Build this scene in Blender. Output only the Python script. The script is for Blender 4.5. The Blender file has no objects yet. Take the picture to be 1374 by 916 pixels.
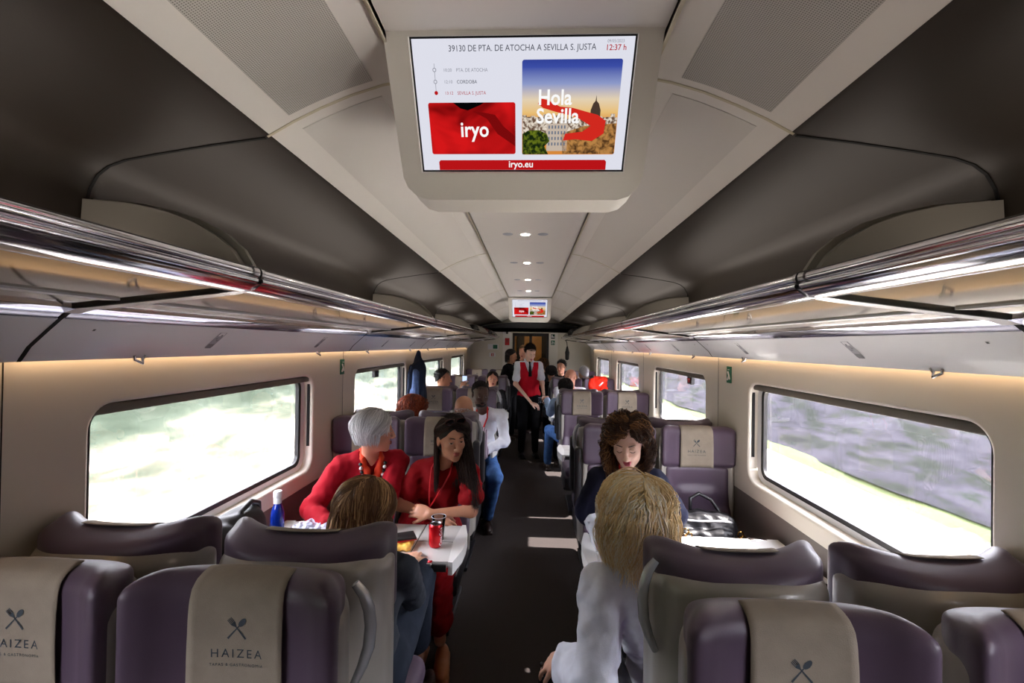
import bpy, bmesh, math, random
import numpy as np
from mathutils import Vector, Matrix
R = math.radians
C = bpy.context.scene.collection
sc = bpy.context.scene
random.seed(7); rng = np.random.default_rng(11)

# ---------------------------------------------------------------- camera, world, sun, exposure
cam = bpy.data.cameras.new('camera'); cam.sensor_width = 36.0; cam.lens = 611.0/1374*36; cam.clip_start = .05
camo = bpy.data.objects.new('camera', cam); C.objects.link(camo); sc.camera = camo
_th, _ph, _ro = R(2.43), R(.47), .015
_f = Vector((-math.sin(_th)*math.cos(_ph), math.cos(_th)*math.cos(_ph), math.sin(_ph)))
_r0 = Vector((math.cos(_th), math.sin(_th), 0)); _u0 = _r0.cross(_f)
_r = _r0*math.cos(_ro)+_u0*math.sin(_ro); _u = _u0*math.cos(_ro)-_r0*math.sin(_ro)
camo.matrix_world = Matrix(((_r.x, _u.x, -_f.x, .025), (_r.y, _u.y, -_f.y, 0), (_r.z, _u.z, -_f.z, 1.72), (0, 0, 0, 1)))
W = bpy.data.worlds.new('sky'); sc.world = W; W.use_nodes = True
bg = W.node_tree.nodes['Background']; bg.inputs[0].default_value = (.90, .92, 1.0, 1); bg.inputs[1].default_value = 20.0
sl = bpy.data.lights.new('sun', 'SUN'); sl.energy = 54.0; sl.angle = R(.6); sl.color = (1, .95, .88)
so = bpy.data.objects.new('sun', sl); C.objects.link(so)
so.rotation_euler = Vector((-1, -.06, -1.05)).to_track_quat('-Z', 'Y').to_euler()
sc.view_settings.view_transform = 'Standard'; sc.view_settings.look = 'None'
sc.view_settings.gamma = 1; sc.view_settings.use_curve_mapping = False; sc.view_settings.exposure = 0.88
sc.cycles.max_bounces = 8; sc.cycles.diffuse_bounces = 5; sc.cycles.glossy_bounces = 4
sc.cycles.transparent_max_bounces = 12; sc.cycles.caustics_reflective = False; sc.cycles.caustics_refractive = False
sc.cycles.sample_clamp_indirect = 6.0
WIN_P = 2.15; WIN0 = 1.37; WINW = 1.46; WZ0, WZ1 = .925, 1.51; XW = 1.35
for k in range(-1, 4):                                   # daylight portals in the window openings (help the sky light in)
    for s in (-1, 1):
        L = bpy.data.lights.new('portal', 'AREA'); L.shape = 'RECTANGLE'; L.size = WINW; L.size_y = WZ1-WZ0; L.cycles.is_portal = True
        o = bpy.data.objects.new('portal', L); C.objects.link(o)
        o.location = (s*1.445, WIN0+k*WIN_P+WINW/2, (WZ0+WZ1)/2)
        o.rotation_euler = (R(90), 0, R(90) if s > 0 else R(-90))

# ---------------------------------------------------------------- materials
def lin(c):
    if isinstance(c, str):
        c = [int(c[i:i+2], 16)/255 for i in (0, 2, 4)]
    return tuple(((v+.055)/1.055)**2.4 if v > .04045 else v/12.92 for v in c[:3])
def mat(name, col, rough=.5, metal=0, bump=0, bscale=60, var=0, vscale=8, spec=.5, coat=0, sheen=0, trans=0, stretch=(1, 1, 1), c2=None):
    m = bpy.data.materials.new(name); m.use_nodes = True; nt = m.node_tree; b = nt.nodes['Principled BSDF']
    c = lin(col); b.inputs['Base Color'].default_value = (*c, 1); b.inputs['Roughness'].default_value = rough
    b.inputs['Metallic'].default_value = metal; b.inputs['Specular IOR Level'].default_value = spec
    b.inputs['Coat Weight'].default_value = coat; b.inputs['Sheen Weight'].default_value = sheen
    b.inputs['Transmission Weight'].default_value = trans
    if bump or var or c2:
        tc = nt.nodes.new('ShaderNodeTexCoord'); mp = nt.nodes.new('ShaderNodeMapping'); mp.inputs['Scale'].default_value = stretch
        nt.links.new(tc.outputs['Object'], mp.inputs[0])
    if bump:
        n = nt.nodes.new('ShaderNodeTexNoise'); n.inputs['Scale'].default_value = bscale; n.inputs['Detail'].default_value = 4
        bp = nt.nodes.new('ShaderNodeBump'); bp.inputs['Strength'].default_value = bump; bp.inputs['Distance'].default_value = .004
        nt.links.new(mp.outputs[0], n.inputs[0]); nt.links.new(n.outputs[0], bp.inputs['Height']); nt.links.new(bp.outputs[0], b.inputs['Normal'])
    if var or c2:
        n = nt.nodes.new('ShaderNodeTexNoise'); n.inputs['Scale'].default_value = vscale; n.inputs['Detail'].default_value = 5
        cr = nt.nodes.new('ShaderNodeValToRGB'); nt.links.new(mp.outputs[0], n.inputs[0]); nt.links.new(n.outputs[0], cr.inputs[0])
        cr.color_ramp.elements[0].position = .35; cr.color_ramp.elements[1].position = .65
        if c2: d = lin(c2)
        else: d = tuple(min(1, v*(1+var)) for v in c); c = tuple(v*(1-var) for v in c)
        cr.color_ramp.elements[0].color = (*c, 1); cr.color_ramp.elements[1].color = (*d, 1)
        nt.links.new(cr.outputs[0], b.inputs['Base Color'])
    return m
def emis(name, col, s=1.0):
    m = bpy.data.materials.new(name); m.use_nodes = True; nt = m.node_tree; nt.nodes.remove(nt.nodes['Principled BSDF'])
    e = nt.nodes.new('ShaderNodeEmission'); e.inputs[0].default_value = (*lin(col), 1); e.inputs[1].default_value = s
    nt.links.new(e.outputs[0], nt.nodes['Material Output'].inputs[0]); return m
def pane_mat(name, tint, gl=.5):
    m = bpy.data.materials.new(name); m.use_nodes = True; nt = m.node_tree; nt.nodes.remove(nt.nodes['Principled BSDF'])
    t = nt.nodes.new('ShaderNodeBsdfTransparent'); t.inputs[0].default_value = (*tint, 1)
    g = nt.nodes.new('ShaderNodeBsdfGlossy'); g.inputs['Roughness'].default_value = .02
    fr = nt.nodes.new('ShaderNodeFresnel'); fr.inputs[0].default_value = 1.45
    mu = nt.nodes.new('ShaderNodeMath'); mu.operation = 'MULTIPLY'; mu.inputs[1].default_value = gl; nt.links.new(fr.outputs[0], mu.inputs[0])
    mx = nt.nodes.new('ShaderNodeMixShader'); nt.links.new(mu.outputs[0], mx.inputs[0]); nt.links.new(t.outputs[0], mx.inputs[1]); nt.links.new(g.outputs[0], mx.inputs[2])
    nt.links.new(mx.outputs[0], nt.nodes['Material Output'].inputs[0]); return m

M = dict(
 wall=mat('wall_laminate', 'd9d2c6', .45, bump=.02, bscale=300),
 lower=mat('lower_wall_taupe', '6b625c', .55, bump=.05, bscale=250),
 lower_shaded=mat('lower_wall_taupe_shaded', '5e4843', .5, bump=.05, bscale=250),  # left copy of the lining, shade and red jacket reflection mixed into its colour
 ceil=mat('ceiling_white', 'e4e0d9', .32, bump=.01, bscale=200),
 ceil2=mat('ceiling_panel_grey', 'd6d2cb', .38),
 cove=mat('cove_brown', '2a221a', .5, bump=.04, bscale=350),
 gap=mat('gap_black', '0a0a0a', .8),
 cream=mat('trim_cream', 'c9c1a8', .4),
 divider=mat('divider_grey', '948f85', .4),
 chrome=mat('chrome', 'dcdce2', .12, 1),
 steel=mat('brushed_steel', 'b4b4b8', .25, 1),
 shelf=mat('shelf_glass', 'b3a68e', .07, .85),
 panel=mat('rack_panel', 'eaeaee', .32, 0, coat=.25),
 shiny=mat('rack_strip', 'c8cbe0', .08, .9),
 floor=mat('carpet_brown', '2c2422', .9, bump=.4, bscale=500, var=.25, vscale=200),
 black=mat('black_rubber', '0d0d0f', .5),
 white=mat('white_plastic', 'e2e2e4', .35),
 whitef=mat('white_frame', 'e8e8ea', .3),
 blind=mat('blind_taupe', '6a6258', .6),
 leather=mat('aubergine_leather', '49394a', .46, bump=.06, bscale=420, var=.06, vscale=5, sheen=.1),
 leather_d=mat('dark_leather', '332a31', .42, bump=.08, bscale=420),
 shell=mat('shell_grey_plastic', '9a968e', .32, .15, coat=.25),
 cloth=mat('beige_cloth', '8a7f70', .9, bump=.25, bscale=500, var=.06, vscale=20),
 ink=mat('printed_slate', '333c44', .8),
 dark=mat('dark_plastic', '17161a', .45),
 table=mat('table_white', 'd4d3d0', .35),
 tgrey=mat('table_grey', '9a9896', .4),
 pane=pane_mat('window_glass', (.88, .87, .88), .55),
 green=mat('sign_green', '0b6a4c', .5), red=mat('sign_red', 'c4121a', .5),
 endwall=mat('endwall_beige', 'd6d0c2', .5, bump=.02, bscale=200),
 gold=mat('gold_metal', 'e0b060', .2, 1),
)

# ---------------------------------------------------------------- object helpers
def link(name, me, m=None, parent=None, smooth=True):
    o = bpy.data.objects.new(name, me); C.objects.link(o)
    if m is not None and not me.materials:
        for q in (m if isinstance(m, (list, tuple)) else [m]): me.materials.append(q)
    if parent: o.parent = parent
    if smooth: me.shade_smooth()
    return o
def tag(o, label=None, cat=None, group=None, kind=None):
    if label: o['label'] = label
    if cat: o['category'] = cat
    if group: o['group'] = group
    if kind: o['kind'] = kind
    return o
def thing(name, label, cat, loc=(0, 0, 0), rz=0, group=None):
    o = bpy.data.objects.new(name, None); C.objects.link(o); o.location = loc; o.rotation_euler = (0, 0, rz); o.empty_display_size = .1
    return tag(o, label, cat, group)
def struct(o): o['kind'] = 'structure'; return o
def mesh_np(name, V, Fq):
    me = bpy.data.meshes.new(name); me.from_pydata(V.tolist() if hasattr(V, 'tolist') else V, [], Fq.tolist() if hasattr(Fq, 'tolist') else Fq); me.update(); return me
class MB:
    """collects shapes into one mesh"""
    def __init__(s): s.bm = bmesh.new()
    def box(s, a, b, bev=0, mi=0):
        r = bmesh.ops.create_cube(s.bm, size=1); vs = r['verts']
        for v in vs:
            v.co = Vector([(a[i]+b[i])/2+v.co[i]*(b[i]-a[i]) for i in range(3)])
        fs = {f for v in vs for f in v.link_faces}
        for f in fs: f.material_index = mi
        if bev:
            es = {e for v in vs for e in v.link_edges}
            r2 = bmesh.ops.bevel(s.bm, geom=list(es), offset=bev, segments=3, affect='EDGES', profile=.5)
            for f in r2['faces']: f.material_index = mi
        return s
    def prism(s, poly, ax, a, b, mi=0):
        """poly: 2D points; extruded along axis ax between a and b"""
        def P(p, t):
            q = list(p); q.insert(ax, t); return q
        n = len(poly); v0 = [s.bm.verts.new(P(p, a)) for p in poly]; v1 = [s.bm.verts.new(P(p, b)) for p in poly]
        fs = [s.bm.faces.new(v0), s.bm.faces.new(v1[::-1])]
        for i in range(n): fs.append(s.bm.faces.new((v0[i], v0[(i+1) % n], v1[(i+1) % n], v1[i])))
        for f in fs: f.material_index = mi
        bmesh.ops.recalc_face_normals(s.bm, faces=fs); return s
    def strip(s, pts, ax, a, b, th=0, n=1, mi=0):
        """open profile (2D points) swept along axis ax, optional thickness (2D normal offset)"""
        pts = [Vector(p) for p in pts]
        if th:
            off = []
            for i, p in enumerate(pts):
                t = (pts[min(i+1, len(pts)-1)]-pts[max(i-1, 0)]).normalized(); off.append(p+Vector((-t.y, t.x))*th)
            return s.prism([tuple(p) for p in pts]+[tuple(p) for p in off[::-1]], ax, a, b, mi)
        return s
    def tube(s, pts, r, seg=10, cap=True, mi=0):
        pts = [Vector(p) for p in pts]; rs = r if isinstance(r, (list, tuple)) else [r]*len(pts); rings = []
        up = None
        for i, p in enumerate(pts):
            t = (pts[min(i+1, len(pts)-1)]-pts[max(i-1, 0)]).normalized()
            if up is None:
                up = Vector((0, 0, 1)) if abs(t.z) < .9 else Vector((1, 0, 0))
            u = (up-t*up.dot(t)).normalized(); up = u; v = t.cross(u)
            rings.append([s.bm.verts.new(p+(u*math.cos(2*math.pi*k/seg)+v*math.sin(2*math.pi*k/seg))*rs[i]) for k in range(seg)])
        fs = []
        for a, b in zip(rings, rings[1:]):
            for k in range(seg): fs.append(s.bm.faces.new((a[k], a[(k+1) % seg], b[(k+1) % seg], b[k])))
        if cap: fs.append(s.bm.faces.new(rings[0][::-1])); fs.append(s.bm.faces.new(rings[-1]))
        for f in fs: f.material_index = mi
        bmesh.ops.recalc_face_normals(s.bm, faces=fs); return s
    def lathe(s, prof, c=(0, 0, 0), seg=24, mi=0):
        rings = []
        for r, z in prof:
            rings.append([s.bm.verts.new((c[0]+r*math.cos(2*math.pi*k/seg), c[1]+r*math.sin(2*math.pi*k/seg), c[2]+z)) for k in range(seg)])
        for a, b in zip(rings, rings[1:]):
            for k in range(seg):
                f = s.bm.faces.new((a[k], a[(k+1) % seg], b[(k+1) % seg], b[k])); f.material_index = mi
        return s
    def quad(s, pts, mi=0):
        f = s.bm.faces.new([s.bm.verts.new(p) for p in pts]); f.material_index = mi; return s
    def done(s, name, m=None, parent=None, smooth=False):
        me = bpy.data.meshes.new(name); s.bm.to_mesh(me); s.bm.free()
        return link(name, me, m, parent, smooth)
def autosmooth(o, a=35):
    me = o.data; me.shade_smooth(); me.set_sharp_from_angle(angle=R(a)); return o
def rrect(x0, y0, x1, y1, r, n=6):
    pts = []
    for cx, cy, a0 in ((x1-r, y1-r, 0), (x0+r, y1-r, 90), (x0+r, y0+r, 180), (x1-r, y0+r, 270)):
        for k in range(n+1):
            a = R(a0+90*k/n); pts.append((cx+r*math.cos(a), cy+r*math.sin(a)))
    return pts
_dg = lambda: bpy.context.evaluated_depsgraph_get()
def curve_mesh(name, loops, ext):
    """filled 2D loops (outer and holes) extruded +-ext: returns mesh in XY plane"""
    cu = bpy.data.curves.new(name, 'CURVE'); cu.dimensions = '2D'; cu.fill_mode = 'BOTH'; cu.extrude = ext
    for lp in loops:
        sp = cu.splines.new('POLY'); sp.points.add(len(lp)-1); sp.use_cyclic_u = True
        for p, q in zip(sp.points, lp): p.co = (q[0], q[1], 0, 1)
    o = bpy.data.objects.new(name, cu); C.objects.link(o); me = bpy.data.meshes.new_from_object(o.evaluated_get(_dg()))
    bpy.data.objects.remove(o); bpy.data.curves.remove(cu); me.name = name; return me
def text_mesh(name, s, size, ext=.0003, bold=0, align='LEFT', space=1.0, sx=1.0):
    cu = bpy.data.curves.new(name, 'FONT'); cu.body = s; cu.size = size; cu.extrude = ext; cu.offset = bold; cu.align_x = align
    cu.space_character = space; cu.resolution_u = 3
    o = bpy.data.objects.new(name, cu); C.objects.link(o); me = bpy.data.meshes.new_from_object(o.evaluated_get(_dg()))
    bpy.data.objects.remove(o); bpy.data.curves.remove(cu)
    if sx != 1: me.transform(Matrix.Diagonal((sx, 1, 1, 1)))
    return me
def frame_mat(o, x, y):
    """4x4 with given origin, x axis, y axis"""
    x = Vector(x).normalized(); y = Vector(y); z = x.cross(y).normalized(); y = z.cross(x)
    return Matrix(((x.x, y.x, z.x, o[0]), (x.y, y.y, z.y, o[1]), (x.z, y.z, z.z, o[2]), (0, 0, 0, 1)))

# ---------------------------------------------------------------- soft-body modeller: blends simple forms into one continuous surface
def axis(a, b, h, fine=()):
    out = [a]; 
    while out[-1] < b:
        x = out[-1]; st = h
        for f0, f1, hf in fine:
            if f0 <= x <= f1: st = min(st, hf)
            elif f0-2*h < x < f0: st = min(st, max(hf, h*.6))
        out.append(x+st)
    return np.array(out, np.float32)
class Soft:
    def __init__(s, lo, hi, h, fine=()):
        """fine: list of (lo3, hi3, step)"""
        s.ax = [axis(lo[i], hi[i], h, [(f[0][i], f[1][i], f[2]) for f in fine]) for i in range(3)]
        s.h = h; s.D = np.full([len(a) for a in s.ax], .5, np.float32); s.Mi = np.zeros(s.D.shape, np.int8)
    def sub(s, lo, hi, pad):
        ix = [slice(max(0, int(np.searchsorted(a, lo[i]-pad))-1), int(np.searchsorted(a, hi[i]+pad))+1) for i, a in enumerate(s.ax)]
        X = s.ax[0][ix[0]][:, None, None]; Y = s.ax[1][ix[1]][None, :, None]; Z = s.ax[2][ix[2]][None, None, :]
        return tuple(ix), X, Y, Z
    def put(s, ix, d, k, mi, op):
        D = s.D[ix]
        if D.size == 0: return
        if op == 'add':
            if mi is not None:
                mk = d < D; Ms = s.Mi[ix]; Ms[mk] = mi
            if k > 0:
                hh = np.maximum(k-np.abs(D-d), 0)/k; s.D[ix] = np.minimum(D, d)-hh*hh*k*.25
            else: s.D[ix] = np.minimum(D, d)
        else:
            d = -d
            if k > 0:
                hh = np.maximum(k-np.abs(D-d), 0)/k; s.D[ix] = np.maximum(D, d)+hh*hh*k*.25
            else: s.D[ix] = np.maximum(D, d)
    def cap(s, a, b, ra, rb=None, k=.02, mi=0, op='add'):
        rb = ra if rb is None else rb
        a = np.array(a, float); b = np.array(b, float); rm = max(ra, rb)
        ix, X, Y, Z = s.sub(np.minimum(a, b)-rm, np.maximum(a, b)+rm, k+s.h*2)
        ba = b-a; L = max(float(ba@ba), 1e-9)
        t = np.clip(((X-a[0])*ba[0]+(Y-a[1])*ba[1]+(Z-a[2])*ba[2])/L, 0, 1)
        d = np.sqrt((X-a[0]-t*ba[0])**2+(Y-a[1]-t*ba[1])**2+(Z-a[2]-t*ba[2])**2)-(ra+(rb-ra)*t)
        s.put(ix, d.astype(np.float32), k, mi, op); return s
    def chain(s, pts, rs, k=.02, mi=0, op='add'):
        for i in range(len(pts)-1): s.cap(pts[i], pts[i+1], rs[i], rs[i+1], k, mi, op)
        return s
    def ell(s, c, r, Rm=None, k=.02, mi=0, op='add'):
        c = np.array(c, float); r = np.array(r, float); rm = float(r.max())
        ix, X, Y, Z = s.sub(c-rm, c+rm, k+s.h*2)
        x, y, z = X-c[0], Y-c[1], Z-c[2]
        if Rm is not None:
            Rm = np.array(Rm); x, y, z = (Rm[0, 0]*x+Rm[1, 0]*y+Rm[2, 0]*z), (Rm[0, 1]*x+Rm[1, 1]*y+Rm[2, 1]*z), (Rm[0, 2]*x+Rm[1, 2]*y+Rm[2, 2]*z)
        k0 = np.sqrt((x/r[0])**2+(y/r[1])**2+(z/r[2])**2); k1 = np.sqrt((x/r[0]**2)**2+(y/r[1]**2)**2+(z/r[2]**2)**2)
        d = k0*(k0-1)/np.maximum(k1, 1e-6)
        s.put(ix, d.astype(np.float32), k, mi, op); return s
    def box(s, c, hf, rad=.01, Rm=None, k=.01, mi=0, op='add', warp=None):
        c = np.array(c, float); hf = np.array(hf, float); rm = float(np.sqrt((hf**2).sum())) if Rm is not None else hf+.12*(warp is not None)
        ix, X, Y, Z = s.sub(c-rm, c+rm, k+s.h*2)
        x, y, z = X-c[0], Y-c[1], Z-c[2]
        if Rm is not None:
            Rm = np.array(Rm); x, y, z = (Rm[0, 0]*x+Rm[1, 0]*y+Rm[2, 0]*z), (Rm[0, 1]*x+Rm[1, 1]*y+Rm[2, 1]*z), (Rm[0, 2]*x+Rm[1, 2]*y+Rm[2, 2]*z)
        if warp: x, y, z = warp(x, y, z)
        q = [np.abs(v)-(hf[i]-rad) for i, v in enumerate((x, y, z))]
        d = np.sqrt(sum(np.maximum(v, 0)**2 for v in q))+np.minimum(np.maximum(np.maximum(q[0], q[1]), q[2]), 0)-rad
        s.put(ix, d.astype(np.float32), k, mi, op); return s
    def half(s, p, n, k=0):
        """cut away everything on the +n side of point p"""
        X, Y, Z = s.ax[0][:, None, None], s.ax[1][None, :, None], s.ax[2][None, None, :]
        n = np.array(n, float); n /= np.linalg.norm(n)
        d = ((X-p[0])*n[0]+(Y-p[1])*n[1]+(Z-p[2])*n[2]).astype(np.float32)
        s.D = np.maximum(s.D, d); return s
    def wrinkle(s, amp, fx, fy, fz, seed=0):
        r = np.random.default_rng(seed); X, Y, Z = s.ax[0][:, None, None], s.ax[1][None, :, None], s.ax[2][None, None, :]
        n = 0
        for i in range(5):
            a, b, c = r.normal(size=3); p = r.uniform(0, 6.28, 3); q = 1+.5*i
            n = n+np.sin(q*(fx*X*(1+.3*a)+fy*Y*b*.6+fz*Z*c*.5)+p[0]+1.3*np.sin(fz*Z*.7+p[1])+np.sin(fy*Y*.6+p[2]))/q
        s.D = s.D+(amp*n).astype(np.float32)*(np.abs(s.D) < .1); return s
    def build(s, name, mats, parent=None, relax=1):
        D = s.D; D[0], D[-1] = .5, .5; D[:, 0], D[:, -1] = .5, .5; D[:, :, 0], D[:, :, -1] = .5, .5
        D = np.where(D == 0, 1e-6, D); S = D < 0
        n = [m-1 for m in D.shape]
        cnt = np.zeros(n, np.int8); offs = [(i, j, k) for i in (0, 1) for j in (0, 1) for k in (0, 1)]
        for (i, j, k) in offs: cnt += S[i:i+n[0], j:j+n[1], k:k+n[2]]
        act = (cnt > 0) & (cnt < 8); I, J, K = np.nonzero(act)
        idx = np.full(n, -1, np.int32); idx[I, J, K] = np.arange(len(I))
        v = [D[I+i, J+j, K+k] for (i, j, k) in offs]
        co = [np.stack([s.ax[0][I+i], s.ax[1][J+j], s.ax[2][K+k]], 1) for (i, j, k) in offs]
        P = np.zeros((len(I), 3)); w = np.zeros(len(I))
        for a in range(8):
            for b in range(a+1, 8):
                if sum(abs(offs[a][q]-offs[b][q]) for q in range(3)) == 1:
                    mk = (v[a] < 0) != (v[b] < 0); t = np.where(mk, v[a]/np.where(mk, v[a]-v[b], 1), 0)
                    P += np.where(mk[:, None], co[a]+(co[b]-co[a])*t[:, None], 0); w += mk
        P /= w[:, None]
        F = []; 
        for ax_ in range(3):
            sl0 = [slice(None)]*3; sl1 = [slice(None)]*3; sl0[ax_] = slice(0, -1); sl1[ax_] = slice(1, None)
            ch = S[tuple(sl0)] != S[tuple(sl1)]
            e = list(np.nonzero(ch)); o1, o2 = [q for q in range(3) if q != ax_]
            ok = (e[o1] > 0) & (e[o2] > 0) & (e[o1] < n[o1]) & (e[o2] < n[o2]); e = [q[ok] for q in e]
            neg = S[tuple(e)]
            def g(d1, d2):
                q = list(e); q[o1] = q[o1]-d1; q[o2] = q[o2]-d2; return idx[tuple(q)]
            qd = np.stack([g(1, 1), g(0, 1), g(0, 0), g(1, 0)], 1)
            flip = neg if ax_ != 1 else ~neg
            qd = np.where(flip[:, None], qd, qd[:, ::-1]); F.append(qd)
        F = np.concatenate(F); F = F[(F >= 0).all(1)]
        if relax:
            for _ in range(relax):
                acc = np.zeros_like(P); c = np.zeros(len(P))
                for a, b in ((0, 1), (1, 2), (2, 3), (3, 0)):
                    np.add.at(acc, F[:, a], P[F[:, b]]); np.add.at(acc, F[:, b], P[F[:, a]]); np.add.at(c, F[:, a], 1); np.add.at(c, F[:, b], 1)
                c[c == 0] = 1; P = P*.5+acc/c[:, None]*.5
        me = bpy.data.meshes.new(name); me.vertices.add(len(P)); me.vertices.foreach_set('co', P.astype(np.float32).ravel())
        me.loops.add(4*len(F)); me.loops.foreach_set('vertex_index', F.ravel().astype(np.int32))
        me.polygons.add(len(F)); me.polygons.foreach_set('loop_start', np.arange(0, 4*len(F), 4, dtype=np.int32))
        if isinstance(mats, (list, tuple)) and len(mats) > 1:
            Mv = s.Mi[I, J, K]; me.polygons.foreach_set('material_index', np.minimum(Mv[F[:, 2]], len(mats)-1).astype(np.int32))
        me.update(calc_edges=True); me.validate()
        return link(name, me, mats, parent)
# ================================================================ THE CARRIAGE SHELL
Y0, Y1 = -3.2, 10.35
JY = [1.13+2.15*k for k in range(-1, 5)]                 # panel joints
WY = [(WIN0+WIN_P*k, WIN0+WIN_P*k+WINW) for k in range(-1, 4)]
def xform_side(me, xc): me.transform(Matrix(((0, 0, 1, xc), (1, 0, 0, 0), (0, 1, 0, 0), (0, 0, 0, 1))))
for side, s in (('left', -1), ('right', 1)):
    holes = [rrect(a, WZ0, b, WZ1, .085, 8) for a, b in WY]
    cu = bpy.data.curves.new('w', 'CURVE'); cu.dimensions = '2D'; cu.fill_mode = 'BOTH'; cu.extrude = .030; cu.bevel_depth = .014; cu.bevel_resolution = 3; cu.offset = -.014
    for lp in [[(Y0, .80), (Y1, .80), (Y1, 1.72), (Y0, 1.72)]]+holes:
        sp = cu.splines.new('POLY'); sp.points.add(len(lp)-1); sp.use_cyclic_u = True
        for p, q in zip(sp.points, lp): p.co = (q[0], q[1], 0, 1)
    o = bpy.data.objects.new('w', cu); C.objects.link(o); me = bpy.data.meshes.new_from_object(o.evaluated_get(_dg())); bpy.data.objects.remove(o)
    xform_side(me, s*(XW+.044)); w = struct(link('wall_'+side, me, M['wall'])); autosmooth(w, 40)
    # lower wall: thicker padded taupe lining with a rounded ledge
    b = MB(); x = XW-.002
    prof = [(s*(XW+.06), .02), (s*x, .02), (s*x, .80), (s*(x+.002), .835), (s*(x+.008), .843), (s*(XW+.014), .846), (s*(XW+.06), .846)]
    b.prism(prof, 1, Y0, Y1); q = struct(b.done('trim_lower_wall_'+side, M['lower_shaded' if s < 0 else 'lower'])); autosmooth(q, 30)
    b = MB()
    for yj in JY: b.box((s*(XW-.0012) if s > 0 else -XW-.001, yj-.0015, .846), (XW+.001 if s > 0 else -XW+.0012, yj+.0015, 1.66))
    struct(b.done('trim_wall_seam_'+side, M['gap']))
    n = 1
    for a, bb in WY:
        wn = 'window_%d' % (n+(5 if s > 0 else 0)); n += 1
        fr = curve_mesh('f', [rrect(a+.002, WZ0+.002, bb-.002, WZ1-.002, .083, 8), rrect(a+.034, WZ0+.030, bb-.046, WZ1-.02, .06, 8)], .008)
        xform_side(fr, s*(XW+.062)); f = struct(link(wn, fr, M['whitef'])); autosmooth(f)
        g = curve_mesh('g', [rrect(a+.033, WZ0+.029, bb-.045, WZ1-.019, .06, 8), rrect(a+.055, WZ0+.052, bb-.072, WZ1-.03, .05, 8)], .011)
        xform_side(g, s*(XW+.066)); autosmooth(link('window_gasket', g, M['black'], f))
        b = MB(); b.box((s*(XW+.068) if s > 0 else -XW-.072, a+.04, WZ0+.035), (XW+.072 if s > 0 else s*(XW+.068), bb-.05, WZ1-.025)); b.done('window_pane', M['pane'], f)
        b = MB(); b.box((min(s*(XW+.012), s*(XW+.058)), a+.02, WZ1-.036), (max(s*(XW+.012), s*(XW+.058)), bb-.03, WZ1-.003), .006); autosmooth(b.done('roller_blind', M['blind'], f))
        b = MB(); b.box((min(s*(XW+.02), s*(XW+.036)), bb-.006, WZ0+.14), (max(s*(XW+.02), s*(XW+.036)), bb-.0005, WZ1-.04)); b.done('blind_guide_slot', M['gap'], f)
b = MB(); b.box((-1.45, Y0, -.12), (1.45, Y1+2.2, 0)); struct(b.done('floor', M['floor']))
# roof shell (closes the car off from the sky)
b = MB(); arc = [(-1.47, 1.60), (-1.47, 2.1), (-1.3, 2.38), (-.9, 2.52), (0, 2.58), (.9, 2.52), (1.3, 2.38), (1.47, 2.1), (1.47, 1.60)]
b.strip(arc, 1, Y0-.1, Y1+2.3, .03); struct(b.done('trim_roof_shell', M['ceil2']))
b = MB()
for s in (-1, 1): b.box((min(s*1.445, s*1.475), Y0-.1, -.1), (max(s*1.445, s*1.475), Y1+2.3, .9)); b.box((min(s*1.445, s*1.475), Y0-.1, 1.52), (max(s*1.445, s*1.475), Y1+2.3, 1.75)); b.box((min(s*1.44, s*1.475), Y1, .8), (max(s*1.44, s*1.475), Y1+2.3, 1.75))
struct(b.done('trim_body_shell', M['ceil2']))

def sidepts(pts, s): return [(s*x, z) for x, z in pts]
b = MB(); b.box((-.302, Y0, 2.385), (.302, Y1, 2.41)); struct(b.done('ceiling', M['ceil']))
SP = [(.300, 2.383), (.36, 2.372), (.44, 2.347), (.52, 2.314), (.59, 2.28), (.655, 2.243)]
CV = [(.648, 2.246), (.66, 2.240), (.80, 2.222), (.94, 2.200), (1.03, 2.184), (1.075, 2.168), (1.105, 2.145), (1.125, 2.110), (1.138, 2.06), (1.150, 1.80)]
def offp(pts, d):
    out = []
    for i, p in enumerate(pts):
        a = Vector(pts[max(i-1, 0)]); c = Vector(pts[min(i+1, len(pts)-1)]); t = (c-a).normalized(); out.append((p[0]+t.y*d, p[1]-t.x*d))
    return out
for side, s in (('left', -1), ('right', 1)):
    b = MB(); o2 = offp(SP, -.012); b.prism(sidepts(SP, s)+sidepts(o2, s)[::-1], 1, Y0, Y1); autosmooth(struct(b.done('ceiling_side_'+side, M['ceil'])), 30)
    b = MB(); o2 = offp(CV, -.012); b.prism(sidepts(CV, s)+sidepts(o2, s)[::-1], 1, Y0, Y1); autosmooth(struct(b.done('trim_cove_'+side, M['cove'])), 40)
    b = MB(); o2 = offp(CV[1:], .002)
    for yj in JY: b.prism(sidepts(CV[1:], s)+sidepts(o2, s)[::-1], 1, yj-.004, yj+.004)
    struct(b.done('trim_cove_joint_'+side, M['gap']))
    b = MB(); o2 = offp(SP, .002)
    for yj in JY: b.prism(sidepts(SP, s)+sidepts(o2, s)[::-1], 1, yj-.005, yj+.003)
    b.box((min(s*.296, s*.306), Y0, 2.372), (max(s*.296, s*.306), Y1, 2.386)); b.box((min(s*.296, s*.300), Y0, 2.368), (max(s*.296, s*.300), Y1, 2.386))
    struct(b.done('trim_ceiling_joint_'+side, M['cream']))
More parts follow.
